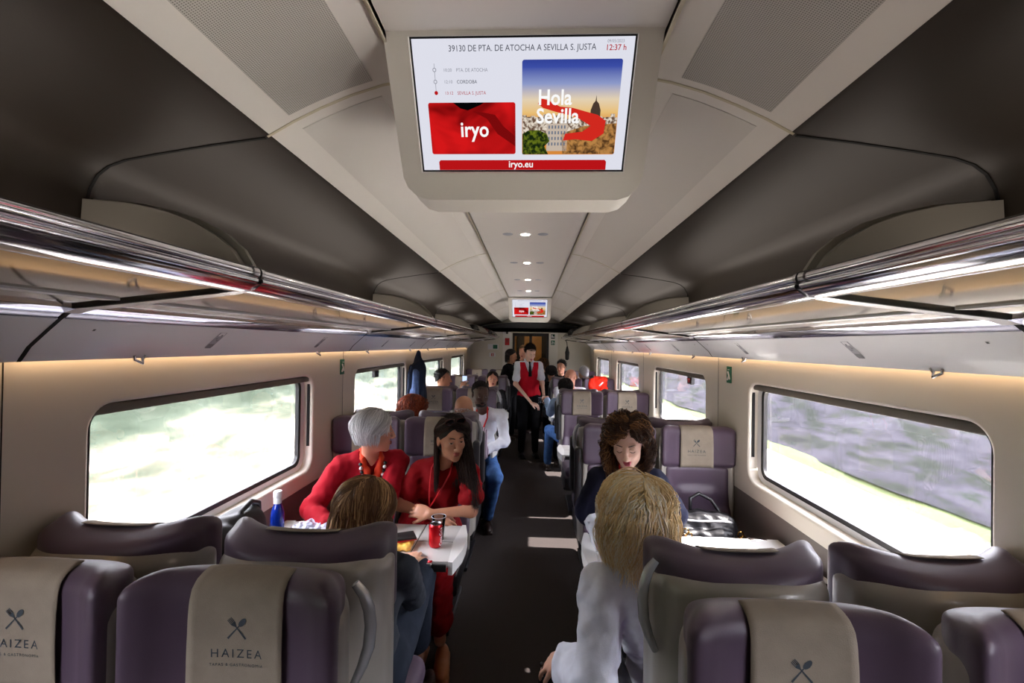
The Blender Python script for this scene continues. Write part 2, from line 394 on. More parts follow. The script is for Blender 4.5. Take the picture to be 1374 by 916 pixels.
# inset side panels; the nearest ones are perforated
pm = mat('perforated_panel', 'bdbab3', .5); nt = pm.node_tree; P_ = nt.nodes['Principled BSDF']
tc = nt.nodes.new('ShaderNodeTexCoord'); mp = nt.nodes.new('ShaderNodeMapping'); mp.inputs['Scale'].default_value = (235, 235, 0); nt.links.new(tc.outputs['Object'], mp.inputs[0])
fr_ = nt.nodes.new('ShaderNodeVectorMath'); fr_.operation = 'FRACTION'; nt.links.new(mp.outputs[0], fr_.inputs[0])
ds = nt.nodes.new('ShaderNodeVectorMath'); ds.operation = 'DISTANCE'; ds.inputs[1].default_value = (.5, .5, 0); nt.links.new(fr_.outputs[0], ds.inputs[0])
gt = nt.nodes.new('ShaderNodeMath'); gt.operation = 'GREATER_THAN'; gt.inputs[1].default_value = .30; nt.links.new(ds.outputs[1], gt.inputs[0])
mx = nt.nodes.new('ShaderNodeMix'); mx.data_type = 'RGBA'; mx.inputs[6].default_value = (*lin('7b7872'), 1); mx.inputs[7].default_value = (*lin('bdbab3'), 1)
nt.links.new(gt.outputs[0], mx.inputs[0]); nt.links.new(mx.outputs[2], P_.inputs['Base Color'])
def lerp_prof(pts, x0, x1, n=8):
    xs = [x0+(x1-x0)*i/n for i in range(n+1)]; return [(x, float(np.interp(x, [p[0] for p in pts], [p[1] for p in pts]))) for x in xs]
for side, s in (('left', -1), ('right', 1)):
    for i, (a, c) in enumerate([(-1.0, 1.10), (1.17, 3.25), (3.32, 5.40), (5.47, 7.55), (7.62, 9.7)]):
        b = MB(); pr = lerp_prof(SP, .375, .585); o2 = offp(pr, .0015); b.prism(sidepts(pr, s)+sidepts(o2, s)[::-1], 1, a, c)
        autosmooth(struct(b.done('trim_ceiling_panel_'+side, pm if i == 0 else M['ceil2'])), 30)

# ---------------------------------------------------------------- overhead luggage racks, one bay each
ordn = ['nearest', 'second', 'third', 'fourth', 'fifth']
def rack(s, k, ya, yb):
    side = 'left' if s < 0 else 'right'
    t = thing('luggage_rack', '%s bay of the glass overhead luggage rack with chrome rail along the %s wall' % (ordn[k], side), 'luggage rack', (0, 0, 0), 0, 'overhead luggage racks')
    a, c = ya+.010, yb-.010
    def S(p): return [(s*x, z) for x, z in p]
    b = MB(); b.tube([(s*.678, a, 1.893), (s*.678, c, 1.893)], .0135, 14); b.tube([(s*.672, a, 1.874), (s*.672, c, 1.874)], .007, 10)
    pr = [(.668, 1.872), (.674, 1.862), (.688, 1.852), (.706, 1.846), (.726, 1.844), (.742, 1.846)]
    b.prism(S(pr)+S(offp(pr, -.006))[::-1], 1, a, c); autosmooth(b.done('rail', M['chrome'], t), 40)
    b = MB(); pr = [(.742, 1.847), (1.148, 1.801)]; b.prism(S(pr)+S([(1.148, 1.811), (.742, 1.857)]), 1, a, c); b.done('glass_shelf', M['shelf'], t)
    b = MB(); pr = [(1.143, 1.803), (1.156, 1.800)]; b.prism(S(pr)+S([(1.158, 1.815), (1.143, 1.812)]), 1, a, c); b.done('shelf_seal', M['gap'], t)
    b = MB(); pr = [(1.156, 1.8005), (1.172, 1.792), (1.196, 1.772)]; b.prism(S(pr)+S(offp(pr, -.006))[::-1], 1, a, c); autosmooth(b.done('chrome_strip', M['shiny'], t), 40)
    b = MB(); pr = [(1.196, 1.7715), (1.23, 1.742), (1.28, 1.697), (1.300, 1.668), (1.306, 1.658), (1.312, 1.657)]
    b.prism(S(pr)+S(offp(pr, -.008))[::-1], 1, ya+.006, yb-.006); autosmooth(b.done('lower_panel', M['panel'], t), 40)
    b = MB(); b.quad([(s*1.314, a, 1.664), (s*1.338, a, 1.672), (s*1.338, c, 1.672), (s*1.314, c, 1.664)][::(1 if s < 0 else -1)]); b.done('light_strip', M['led'], t)
    # cross arm at the far joint, flowing down the panel
    b = MB(); arm = [(.672, 1.866), (.70, 1.848), (.76, 1.838), (.95, 1.816), (1.13, 1.796), (1.165, 1.786), (1.25, 1.714), (1.308, 1.652)]
    b.prism(S(arm[:6])+S(offp(arm[:6], -.016))[::-1], 1, yb-.022, yb+.022)
    b.tube([(s*.678, yb-.03, 1.893), (s*.678, yb-.008, 1.893)], .0165, 14); b.tube([(s*.678, yb+.001, 1.893), (s*.678, yb+.014, 1.893)], .0165, 14)
    autosmooth(b.done('cross_arm', M['steel'], t), 40)
    b = MB(); g2 = arm[:5]; b.prism(S(g2)+S(offp(g2, -.008))[::-1], 1, yb-.034, yb-.022); gp = [(1.163, 1.7955), (1.196, 1.7705), (1.23, 1.741), (1.28, 1.696), (1.300, 1.667), (1.308, 1.657)]; b.prism(S(gp)+S(offp(gp, -.008))[::-1], 1, yb-.006, yb+.006); b.done('arm_gap', M['gap'], t)
    # curved end divider standing on the shelf
    dv = [(.705, 1.905)]+[(.735+.40*math.sin(R(q)), 1.905+.165*math.sin(R(q))**.5*1.0) for q in ()]
    pts = [(.700, 1.885), (.712, 1.915), (.735, 1.950), (.775, 1.985), (.835, 2.020), (.91, 2.048), (1.0, 2.068), (1.132, 2.080), (1.143, 1.86)]
    b = MB(); b.prism(S(pts), 1, yb-.012, yb+.008, 0)
    pts2 = [(.685, 1.885), (.698, 1.92), (.722, 1.958), (.765, 1.995), (.83, 2.031), (.91, 2.058), (1.0, 2.077), (1.131, 2.088), (1.143, 1.86)]
    b.prism(S(pts2), 1, yb+.016, yb+.030, 0); b.box((min(s*.75, s*1.14), yb+.006, 1.86), (max(s*.75, s*1.14), yb+.02, 1.95)); autosmooth(b.done('end_divider', M['divider'], t), 30)
    b = MB(); b.box((min(s*.98, s*1.12), a+.05, 1.815), (max(s*.98, s*1.12), c-.05, 1.828)); b.done('added_fill_base', M['white'], t); b = MB(); b.quad([(s*.99, a+.06, 1.8285), (s*1.11, a+.06, 1.8285), (s*1.11, c-.06, 1.8285), (s*.99, c-.06, 1.8285)][::(1 if s > 0 else -1)]); b.done('added_fill_strip', M['added_fill'], t)  # unseen glowing strip and its base, added on the shelf to brighten the ceiling
    for yy in (ya+.36, ya+1.66):                          # coat hooks, screws, seat number plates
        b = MB(); b.tube([(s*1.302, yy-.022, 1.668), (s*1.305, yy-.015, 1.652), (s*1.290, yy, 1.640), (s*1.305, yy+.015, 1.652), (s*1.302, yy+.022, 1.668)], .005, 8); autosmooth(b.done('coat_hook', M['chrome'], t), 60)
    b = MB()
    for yy in (ya+.12, yb-.12): b.lathe([(0, .0015), (.005, .0015), (.005, -.001)], (0, 0, 0), 10)
    bmesh.ops.delete(b.bm, geom=b.bm.verts[:], context='VERTS')
    nrm = Vector((-.045*s, 0, -.05)).normalized(); ux = Vector((-.05*s, 0, .045)).normalized()   # in-panel directions
    def patch(bm_, cx, yy, w, h, off, mi=0):
        cz = float(np.interp(cx, [1.196, 1.23, 1.28, 1.300], [1.7715, 1.742, 1.697, 1.668])); c0 = Vector((s*cx, yy, cz))+nrm*off
        q = [c0+Vector((0, dy, 0))+ux*du for dy, du in ((-h/2, -w/2), (h/2, -w/2), (h/2, w/2), (-h/2, w/2))]
        bm_.quad([tuple(v) for v in q], mi)
    b.bm.free()
    for yy in (ya+.12, yb-.12): b = MB(); patch(b, 1.225, yy, .008, .008, .0015); b.done('screw', M['dark'], t)
    for yy in (ya+.66, ya+1.58):
        b = MB(); patch(b, 1.250, yy, .088, .042, .0014, 0)
        patch(b, 1.277, yy, .026, .034, .0022, 1); patch(b, 1.225, yy, .020, .030, .0022, 2); patch(b, 1.252, yy+.006, .006, .012, .0022, 1); patch(b, 1.244, yy-.006, .006, .010, .0022, 1); patch(b, 1.229, yy+.004, .008, .010, .0028, 1)
        o = b.done('seat_number_plate', [M['plate'], M['plate2'], M['panel']], t)
    return t
M['led'] = emis('warm_led', 'ffd2a0', 3.0); M['added_fill'] = emis('added_fill_glow', 'fff0e4', 1.9); M['plate'] = mat('plate_grey', '8f8f9a', .4); M['plate2'] = mat('plate_slate', '54545e', .4)
yb_ = [-1.02]+[1.13+2.15*k for k in range(5)]
for s in (-1, 1):
    for k in range(5): rack(s, k, yb_[k], yb_[k+1])

# ---------------------------------------------------------------- ceiling downlights
def downlight(y, lab):
    t = thing('ceiling_downlight', lab, 'ceiling light', (-.02, y, 2.385), 0, 'round ceiling downlights')
    b = MB(); b.lathe([(.026, .004), (.026, -.003), (.035, -.004), (.038, 0)], seg=28); autosmooth(b.done('bezel', M['white'], t), 50)
    b = MB(); b.lathe([(0, -.002), (.0262, -.002)], seg=28); b.done('lens', M['dl'], t)
    for dx in (-.105, .105):
        b = MB(); b.lathe([(.0, -.0015), (.030, -.0015), (.032, 0)], seg=24)
        for v in b.bm.verts: v.co.x += dx
        autosmooth(b.done('vent_disc', M['ventd'], t), 50)
M['dl'] = emis('downlight_lens', 'fff2d8', 60.0); M['ventd'] = mat('vent_grey_blue', 'a4aab4', .4)
M['dl'].name = 'downlight_lens'
for y, lab in ((1.78, 'round ceiling downlight hidden just past the large screen'), (2.72, 'largest round downlight on the white ceiling beyond the large screen'), (3.66, 'second round ceiling downlight beyond the large screen'), (4.60, 'third round ceiling downlight beyond the large screen'), (5.54, 'fourth round downlight just before the small far screen'), (7.42, 'first tiny downlight behind the small far screen'), (8.36, 'second tiny downlight behind the small far screen')):
    if y > 2: downlight(y, lab)

# ---------------------------------------------------------------- information screens
E = {k: emis('screen_'+k, c, st*.52) for k, c, st in (('white', 'e9eaf6', .93), ('red', 'c4161a', .9), ('grey', '8b8d98', 1), ('text', '3c3f4c', 1), ('rtext', 'b5323a', 1), ('pure', 'ffffff', 1), ('black', '050507', 1), ('dkgreen', '1c3a14', 1), ('green2', '55621a', 1), ('ochre', '9a6a34', 1), ('stone', 'c8b8a8', 1), ('scarf', 'd42a20', 1), ('dred', '7c0a0c', 1), ('spire', '4a3a30', 1), ('oran', 'c9803a', 1), ('bluegrey', '6a7486', 1))}
def noise_emis(name, c1, c2, sc_, ramp=(.4, .6), dist=2.0, st=1.0, grad=None):
    m = emis(name, c1, st); nt = m.node_tree; e = [n for n in nt.nodes if n.type == 'EMISSION'][0]; e.inputs[1].default_value = .52
    tc = nt.nodes.new('ShaderNodeTexCoord'); n = nt.nodes.new('ShaderNodeTexNoise'); n.inputs['Scale'].default_value = sc_; n.inputs['Distortion'].default_value = dist
    cr = nt.nodes.new('ShaderNodeValToRGB'); nt.links.new(tc.outputs['Object'], n.inputs[0])
    if grad:
        sp = nt.nodes.new('ShaderNodeSeparateXYZ'); nt.links.new(tc.outputs['Object'], sp.inputs[0]); mr = nt.nodes.new('ShaderNodeMapRange'); mr.inputs[1].default_value = grad[0]; mr.inputs[2].default_value = grad[1]
        nt.links.new(sp.outputs[1], mr.inputs[0]); nt.links.new(mr.outputs[0], cr.inputs[0]); els = grad[2]
        cr.color_ramp.elements[0].color = (*lin(els[0][1]), 1); cr.color_ramp.elements[0].position = els[0][0]; cr.color_ramp.elements[-1].color = (*lin(els[-1][1]), 1); cr.color_ramp.elements[-1].position = els[-1][0]
        for p, c in els[1:-1]: q = cr.color_ramp.elements.new(p); q.color = (*lin(c), 1)
    else:
        nt.links.new(n.outputs[0], cr.inputs[0]); cr.color_ramp.elements[0].position, cr.color_ramp.elements[1].position = ramp
        cr.color_ramp.elements[0].color = (*lin(c1), 1); cr.color_ramp.elements[1].color = (*lin(c2), 1)
    nt.links.new(cr.outputs[0], e.inputs[0]); return m
E['silk'] = noise_emis('screen_silk', 'd8181a', '6c0608', 7, (.35, .68), 1.5)
E['city'] = noise_emis('screen_city', 'e8dccb', '6a5040', 140, (.4, .6), .5)
E['stonew'] = noise_emis('screen_stone', 'b98448', '54381e', 90, (.4, .65), .5)
E['tree'] = noise_emis('screen_tree', '16260e', '6b7a1e', 120, (.42, .68), .5)
E['skyg'] = noise_emis('screen_sky', 'ffffff', '000000', 1, grad=(-.03, .10, [(0, 'd98a3c'), (.16, 'ecc27a'), (.36, 'e6d3b4'), (.6, '8f9ccc'), (.85, '3d4fa8'), (1, '2c3c94')]))
def info_screen(o0, tilt_top, label, back=.30):
    """o0: centre of the screen face; screen 0.486 x 0.272 m, tilted to face down the aisle"""
    W_, H_ = .482, .270
    t = thing('information_screen', label, 'screen', o0, 0)
    ang = math.atan2(.14, .229)                            # face leans: its lower edge is further back
    up = Vector((0, -math.sin(ang), math.cos(ang))); rt = Vector((1, 0, 0)); n = rt.cross(up)     # n points to the viewer (-y, -z)
    B = Matrix(((rt.x, up.x, n.x, 0), (rt.y, up.y, n.y, 0), (rt.z, up.z, n.z, 0), (0, 0, 0, 1)))
    # housing: side profile (y', z') in the tilted frame then extruded across, with rounded corners at the lower edge
    me = curve_mesh('h', [[(-.298, .165), (-.292, -.15), (-.283, -.175), (-.262, -.196), (-.235, -.204), (.235, -.204), (.262, -.196), (.283, -.175), (.292, -.15), (.298, .165)], [(-W_/2-.004, H_/2+.004), (-W_/2-.004, -H_/2-.004), (W_/2+.004, -H_/2-.004), (W_/2+.004, H_/2+.004)]], .008)
    me.transform(B @ Matrix.Translation((0, 0, .004))); hs = link('bezel', me, M['tvcase'], t); autosmooth(hs, 40)
    b = MB(); bk = Vector((0, back, .1))
    lo = [(-.298, .165), (-.292, -.15), (-.283, -.175), (-.262, -.196), (-.235, -.204), (.235, -.204), (.262, -.196), (.283, -.175), (.292, -.15), (.298, .165)]
    front = [B @ Vector((x, y, -.004)) for x, y in lo]
    topz = 2.385-o0[2]
    backp = [Vector((p.x*(.97 if i not in (0, 9) else 1), p.y+(.05 if abs(p.x) < .5 else 0)+.03, min(topz, p.z-.012))) for i, p in enumerate(front)]
    rear = [Vector((p.x*.9, p.y+.30, topz-.002)) for p in front]
    L = [[b.bm.verts.new(p) for p in ring] for ring in (front, backp, rear)]
    for r0, r1 in zip(L, L[1:]):
        for i in range(len(lo)): j = (i+1) % len(lo); b.bm.faces.new((r0[i], r0[j], r1[j], r1[i]))
    b.bm.faces.new(L[2]); bmesh.ops.recalc_face_normals(b.bm, faces=b.bm.faces[:]); autosmooth(b.done('housing', M['tvcase'], t), 40)
    b = MB(); b.box((-W_/2-.006, -H_/2-.006, -.012), (W_/2+.006, H_/2+.006, -.002)); b.bm.transform(B); sb = b.done('screen_frame', M['gap'], t)
    disp = MB(); disp.box((-W_/2, -H_/2, -.0022), (W_/2, H_/2, -.0012)); disp.bm.transform(B); disp = disp.done('display', E['white'], t)
    def put(me, m, x, y, lvl, nm):
        o = link(nm, me, m, disp); o.matrix_local = B @ Matrix.Translation((x, y, -.001+lvl*.0004)); return o
    def flat(poly, m, lvl, nm='screen_shape'): return put(curve_mesh('p', [poly], .00005), m, 0, 0, lvl, nm)
    def txt(s_, size, x, y, m, lvl=3, bold=0, al='LEFT', sx=1, nm='screen_text'): return put(text_mesh('t', s_, size, .00004, bold, al, 1, sx), m, x, y, lvl, nm)
    X = lambda u: -W_/2+u*W_; Y = lambda v: H_/2-v*H_
    txt('39130 DE PTA. DE ATOCHA A SEVILLA S. JUSTA', .0165, X(.165), Y(.088), E['text'], sx=.93)
    txt('12:37 h', .0150, X(.872), Y(.092), E['rtext'], bold=.0002); txt('09/05/2023', .0080, X(.878), Y(.04), E['grey'])
    txt('10:20', .0088, X(.135), Y(.228), E['grey']); txt('PTA. DE ATOCHA', .0098, X(.195), Y(.230), E['grey'], sx=.9)
    txt('12:10', .0088, X(.135), Y(.312), E['grey']); txt('CORDOBA', .0098, X(.195), Y(.314), E['text'], sx=.95)
    txt('13:12', .0088, X(.135), Y(.394), E['rtext']); txt('SEVILLA S. JUSTA', .0098, X(.195), Y(.396), E['rtext'], sx=.9)
    b = MB(); b.box((X(.0935), Y(.38), 0), (X(.0955), Y(.17), .0001)); 
    me = bpy.data.meshes.new('l'); b.bm.to_mesh(me); b.bm.free(); put(me, E['grey'], 0, 0, 1, 'route_line')
    for v, c in ((.215, 'grey'), (.300, 'grey'), (.382, 'red')):
        flat([(X(.0945)+.0042*math.cos(a*.5236), Y(v)+.0042*math.sin(a*.5236)) for a in range(12)], E[c], 2, 'route_dot')
        if c == 'grey': flat([(X(.0945)+.0028*math.cos(a*.5236), Y(v)+.0028*math.sin(a*.5236)) for a in range(12)], E['white'], 3, 'route_dot')
    flat(rrect(X(.05), Y(.865), X(.468), Y(.455), .005), E['silk'], 1, 'red_card')
    flat([(X(.17), Y(.455)), (X(.205), Y(.50)), (X(.24), Y(.515)), (X(.30), Y(.475)), (X(.32), Y(.455))], E['black'], 2)
    flat([(X(.26), Y(.52)), (X(.33), Y(.58)), (X(.38), Y(.70)), (X(.467), Y(.80)), (X(.467), Y(.72)), (X(.41), Y(.64)), (X(.37), Y(.55)), (X(.31), Y(.53))], E['dred'], 2)
    txt('iryo', .046, X(.198), Y(.72), E['pure'], 4, .0008, sx=.92)
    flat([(X(.08), Y(.999)), (X(.08), Y(.93)), (X(.088), Y(.915)), (X(.912), Y(.915)), (X(.92), Y(.93)), (X(.92), Y(.999))], E['red'], 1, 'red_bar'); txt('iryo.eu', .0215, X(.432), Y(.976), E['pure'], 3, .0003)
    # city picture: dusk sky, skyline, white blocks, a tree, red cloth
    flat(rrect(X(.50), Y(.87), X(.955), Y(.15), .005), E['skyg'], 1, 'city_picture')
    rs = random.Random(3); sky = [(X(.502), Y(.78))]
    u = .502
    while u < .95: h = .565+rs.uniform(-.02, .02); sky += [(X(u), Y(h)), (X(min(.953, u+.02)), Y(h))]; u += .02
    sky.append((X(.953), Y(.78))); flat(sky, E['city'], 2)
    flat([(X(.825), Y(.62)), (X(.825), Y(.52)), (X(.835), Y(.47)), (X(.845), Y(.45)), (X(.848), Y(.405)), (X(.851), Y(.45)), (X(.862), Y(.47)), (X(.872), Y(.52)), (X(.872), Y(.62))], E['spire'], 3)
    flat([(X(.70), Y(.865)), (X(.69), Y(.70)), (X(.80), Y(.64)), (X(.953), Y(.62)), (X(.953), Y(.865))], E['stonew'], 3)
    flat([(X(.62), Y(.84)), (X(.62), Y(.62)), (X(.72), Y(.62)), (X(.72), Y(.84))], E['stone'], 3)
    for i in range(6):
        for j in range(4): flat([(X(.628+i*.015), Y(.66+j*.045)), (X(.635+i*.015), Y(.66+j*.045)), (X(.635+i*.015), Y(.635+j*.045)), (X(.628+i*.015), Y(.635+j*.045))], E['bluegrey'], 4, 'screen_window_shape')
    flat([(X(.502), Y(.867)), (X(.502), Y(.70)), (X(.53), Y(.675)), (X(.58), Y(.67)), (X(.62), Y(.70)), (X(.635), Y(.76)), (X(.61), Y(.80)), (X(.63), Y(.867))], E['tree'], 4)
    flat([(X(.575), Y(.47)), (X(.585), Y(.425)), (X(.62), Y(.44)), (X(.68), Y(.49)), (X(.74), Y(.50)), (X(.86), Y(.555)), (X(.90), Y(.60)), (X(.895), Y(.70)), (X(.84), Y(.76)), (X(.76), Y(.745)), (X(.70), Y(.755)), (X(.71), Y(.70)), (X(.79), Y(.685)), (X(.83), Y(.64)), (X(.76), Y(.57)), (X(.66), Y(.53)), (X(.60), Y(.50))], E['scarf'], 5)
    txt('Hola', .0435, X(.574), Y(.475), E['pure'], 7, .0008, sx=.92); txt('Sevilla', .0435, X(.568), Y(.615), E['pure'], 7, .0008, sx=.92)
    return t
M['tvcase'] = mat('screen_housing_cream', 'e0dcd2', .42)
info_screen((-.004, 1.040, 2.264), 0, 'large ceiling-hung information screen with red and city pictures over the aisle')
info_screen((-.004, 6.32, 2.235), 0, 'small far ceiling screen with the same red and city pictures')

# ---------------------------------------------------------------- end wall, door and its signs
YE = 10.30
b = MB(); b.box((-1.45, YE, 0), (-.40, YE+.06, 2.45)); b.box((.42, YE, 0), (1.45, YE+.06, 2.45)); b.box((-.40, YE, 2.02), (.42, YE+.06, 2.45)); struct(b.done('wall_end', M['endwall']))
b = MB(); b.box((-1.45, Y0-.05, 0), (1.45, Y0, 2.5)); struct(b.done('wall_rear', M['endwall']))
b = MB()
for x in (-.62, .62): b.box((min(x, x*.68), YE-.012, 0), (max(x, x*.68), YE+.0, 2.10), .006)
autosmooth(struct(b.done('trim_door_pillars', M['ceil'])))
b = MB(); b.prism([(-1.15, 2.02), (-1.05, 2.135), (-.62, 2.205), (0, 2.245), (.62, 2.205), (1.05, 2.135), (1.15, 2.02), (1.12, 2.10), (.6, 2.10), (-.6, 2.10), (-1.12, 2.10)][::-1], 1, YE-.30, YE-.02); struct(b.done('trim_end_arch', M['dark']))
b = MB(); b.box((-.44, YE-.02, 2.0), (.46, YE+.0, 2.06)); struct(b.done('trim_door_head', M['cream']))
dr = MB(); dr.box((-.41, YE+.02, 0), (-.35, YE+.05, 2.02)); dr.box((.37, YE+.02, 0), (.43, YE+.05, 2.02)); dr.box((-.02, YE+.02, 0), (.04, YE+.05, 2.02)); dr.box((-.41, YE+.02, 0), (.43, YE+.05, .12)); dr.box((-.41, YE+.02, 1.93), (.43, YE+.05, 2.02))
dr = struct(dr.done('door_1', M['dark'])); b = MB(); b.box((-.36, YE+.03, .1), (.38, YE+.036, 1.95)); b.done('door_glass', M['pane'], dr)
# vestibule beyond the door, wood-lined and lamplit
b = MB(); b.box((-.75, YE+1.9, 0), (.8, YE+1.95, 2.3)); struct(b.done('wall_vestibule_back', mat('vestibule_wood', 'a0763e', .5, var=.2, vscale=3)))
b = MB(); b.box((-.80, YE+.06, 0), (-.75, YE+1.9, 2.3)); b.box((.78, YE+.06, 0), (.83, YE+1.9, 2.3)); b.box((-.8, YE+.06, 2.3), (.83, YE+1.95, 2.34)); struct(b.done('wall_vestibule_side', M['dark']))
b = MB(); b.box((-.36, YE+1.86, 0), (-.16, YE+1.9, 2.2)); b.box((.30, YE+1.86, 0), (.5, YE+1.9, 2.2)); struct(b.done('trim_vestibule_post', M['dark']))
t = thing('vestibule_lamp', 'bright warm lamp glowing beyond the end door', 'lamp', (.02, YE+1.2, 2.02))
b = MB(); b.lathe([(0, .0), (.075, .0), (.085, .02), (.085, .03)], seg=20); b.done('lamp_lens', emis('lamp_warm', 'ffd9a0', 40), t)
b = MB(); b.lathe([(.085, .025), (.09, .03), (.09, .29), (0, .29)], seg=20); autosmooth(b.done('lamp_can', M['steel'], t), 40)
def sign(name, lab, x, z, w, h, mats, marks, y=YE-.014, cat='sign', grp=None):
    t = thing(name, lab, cat, (x, y, z), 0, grp)
    b = MB(); b.box((-w/2, -.004, -h/2), (w/2, 0, h/2), .002); b.done('plate', mats[0], t)
    for (x0, z0, x1, z1, m) in marks:
        b = MB(); b.box((x0, -.0055, z0), (x1, -.0042, z1)); b.done('pictogram', m, t)
    return t
wh = M['white']
sign('exit_sign', 'upper small green sign on the pillar right of the end door', .51, 1.93, .085, .10, [M['gap']], [(-.03, -.03, -.005, .03, wh), (.005, -.03, .03, .0, wh), (.01, .01, .03, .035, M['green'])])
sign('exit_sign', 'lower small green sign on the pillar right of the end door', .51, 1.79, .085, .10, [M['green']], [(-.03, -.03, .0, -.01, wh), (-.02, .0, .01, .03, wh), (.015, -.03, .03, .01, wh)])
sign('seat_information_sign', 'red sign on the pillar left of the end door', -.52, 1.80, .10, .16, [M['red']], [(-.03, .02, .03, .03, M['ink']), (-.03, -.01, .03, .0, M['ink'])])
sign('camera_dome', 'small black square fitting above the red sign', -.525, 2.0, .05, .05, [M['dark']], [(-.01, -.01, .01, .01, M['steel'])], cat='camera')
sign('notice_board', 'white notice with a green corner on the end wall left of the door', -.84, 1.68, .24, .12, [wh], [(.0, -.045, .1, .045, M['green'])])
sign('no_smoking_sign', 'small white sign with red ring on the end wall at left', -.85, 1.50, .14, .09, [wh], [(-.03, -.03, .03, .03, M['red']), (-.015, -.02, .015, .02, wh)])
# green wall signs between the windows
def wall_sign(s, y, z, lab):
    t = thing('emergency_sign', lab, 'sign', (s*(XW-.001), y, z), R(90) if s < 0 else R(-90), 'green wall signs between windows')
    b = MB(); b.box((-.035, -.004, -.055), (.035, 0, .055), .001); b.done('plate', M['green'], t)
    b = MB(); b.tube([(-.014, -.006, -.035), (.008, -.006, -.005), (-.01, -.006, .02)], .006, 6); b.tube([(.008, -.006, -.005), (.02, -.006, -.03)], .005, 6); b.lathe([(0, -.002), (.008, -.002), (.008, .002)], (0.004, -.006, .034), 8); b.done('pictogram', wh, t)
wall_sign(-1, 3.26, 1.545, 'green emergency sign on the left wall after the first window'); wall_sign(1, 3.10, 1.545, 'green emergency sign on the right wall after the first window')
for s, y in ((-1, 4.1), (1, 3.95)):
    t = thing('safety_hammer', 'small black hammer box at the top of the second %s window' % ('left' if s < 0 else 'right'), 'hammer', (s*(XW+.045), y, 1.445), R(90) if s < 0 else R(-90))
    b = MB(); b.box((-.05, -.02, -.035), (.05, .012, .035), .005); b.done('case', M['dark'], t); b = MB(); b.tube([(-.03, -.024, .01), (.03, -.024, .01)], .007, 8); b.box((-.02, -.024, -.02), (.02, -.02, 0)); b.done('hammer', M['red'] if s > 0 else M['black'], t)

# ---------------------------------------------------------------- the land outside
def terrain(name, x_of, z_of, nx, ny, y0, y1, m, seed=0, rough=0):
    r = np.random.default_rng(seed); us = np.linspace(0, 1, nx); ys = np.linspace(y0, y1, ny)
    ph = r.uniform(0, 6.28, (8, 2)); V = []
    U, YY = np.meshgrid(us, ys, indexing='ij'); X = x_of(U); Z = z_of(U)
    n = sum(np.sin(YY*(.5*1.5**i)+ph[i, 0])*np.sin(U*nx*.02*(2.2*1.4**i)+ph[i, 1])/(1+.5*i) for i in range(8)); Z = Z+rough*n*np.clip(U*4, 0, 1); X = X+rough*.5*np.roll(n, 3, 1)
    V = np.stack([X, YY, Z], -1).reshape(-1, 3); I = np.arange(nx*ny).reshape(nx, ny)
    F = np.stack([I[:-1, :-1], I[1:, :-1], I[1:, 1:], I[:-1, 1:]], -1).reshape(-1, 4)
    return struct(link(name, mesh_np(name, V, F), m))
def land_mat(name, cols, sc_, stretch, pos, zb=0):
    m = bpy.data.materials.new(name); m.use_nodes = True; nt = m.node_tree; b = nt.nodes['Principled BSDF']; b.inputs['Roughness'].default_value = .95; b.inputs['Specular IOR Level'].default_value = .1
    tc = nt.nodes.new('ShaderNodeTexCoord'); mp = nt.nodes.new('ShaderNodeMapping'); mp.inputs['Scale'].default_value = stretch; n = nt.nodes.new('ShaderNodeTexNoise'); n.inputs['Scale'].default_value = sc_; n.inputs['Detail'].default_value = 6; n.inputs['Roughness'].default_value = .62
    cr = nt.nodes.new('ShaderNodeValToRGB'); nt.links.new(tc.outputs['Object'], mp.inputs[0]); nt.links.new(mp.outputs[0], n.inputs[0]); nt.links.new(n.outputs[0], cr.inputs[0]); nt.links.new(cr.outputs[0], b.inputs[0])
    if zb:
        sp = nt.nodes.new('ShaderNodeSeparateXYZ'); nt.links.new(tc.outputs['Object'], sp.inputs[0]); ma = nt.nodes.new('ShaderNodeMath'); ma.operation = 'MULTIPLY_ADD'; ma.inputs[1].default_value = zb; nt.links.new(sp.outputs[2], ma.inputs[0]); nt.links.new(n.outputs[0], ma.inputs[2]); nt.links.new(ma.outputs[0], cr.inputs[0])
    e = cr.color_ramp.elements; e[0].position, e[1].position = pos[0], pos[-1]; e[0].color = (*lin(cols[0]), 1); e[1].color = (*lin(cols[-1]), 1)
    for p, c in zip(pos[1:-1], cols[1:-1]): q = e.new(p); q.color = (*lin(c), 1)
    return m
gm = land_mat('gravel', ['8d8a84', 'b9b5ac', 'a29d92'], 2.2, (3.5, .25, 1), [.35, .5, .65])
sm = land_mat('dry_slope', ['77726a', '4f4b44', '35382f', '262d25', '1a2119'], 1.3, (.9, .30, 1.7), [.32, .46, .54, .62, .76], .30)
dm = land_mat('dark_scrub', ['121417', '1c201b', '26252b', '2f2e34', '1b2219'], 1.9, (.9, .35, 1.6), [.32, .42, .5, .6, .7])
vm = land_mat('green_verge', ['39422c', '4a5234'], 3, (1, .3, 1), [.4, .6])
terrain('ground_right', lambda u: 1.5+u*5.2, lambda u: -1.0+u*0, 12, 60, -12, 60, gm, 1, 0)
terrain('trim_verge_right', lambda u: 6.5+u*.6, lambda u: -1.0+u*.12, 6, 60, -12, 60, vm, 2, .02)
terrain('hillside_right', lambda u: 6.9+u*12, lambda u: -.9+u*8.5-2.2*u*u, 70, 220, -14, 70, dm, 3, .22)
terrain('ground_left', lambda u: -1.5-u*2.0, lambda u: -1.0+u*.05, 12, 60, -12, 60, sm, 4, 0)
terrain('hillside_left', lambda u: -3.4-u*12, lambda u: -.98+u*6.5, 70, 220, -14, 70, sm, 5, .16)
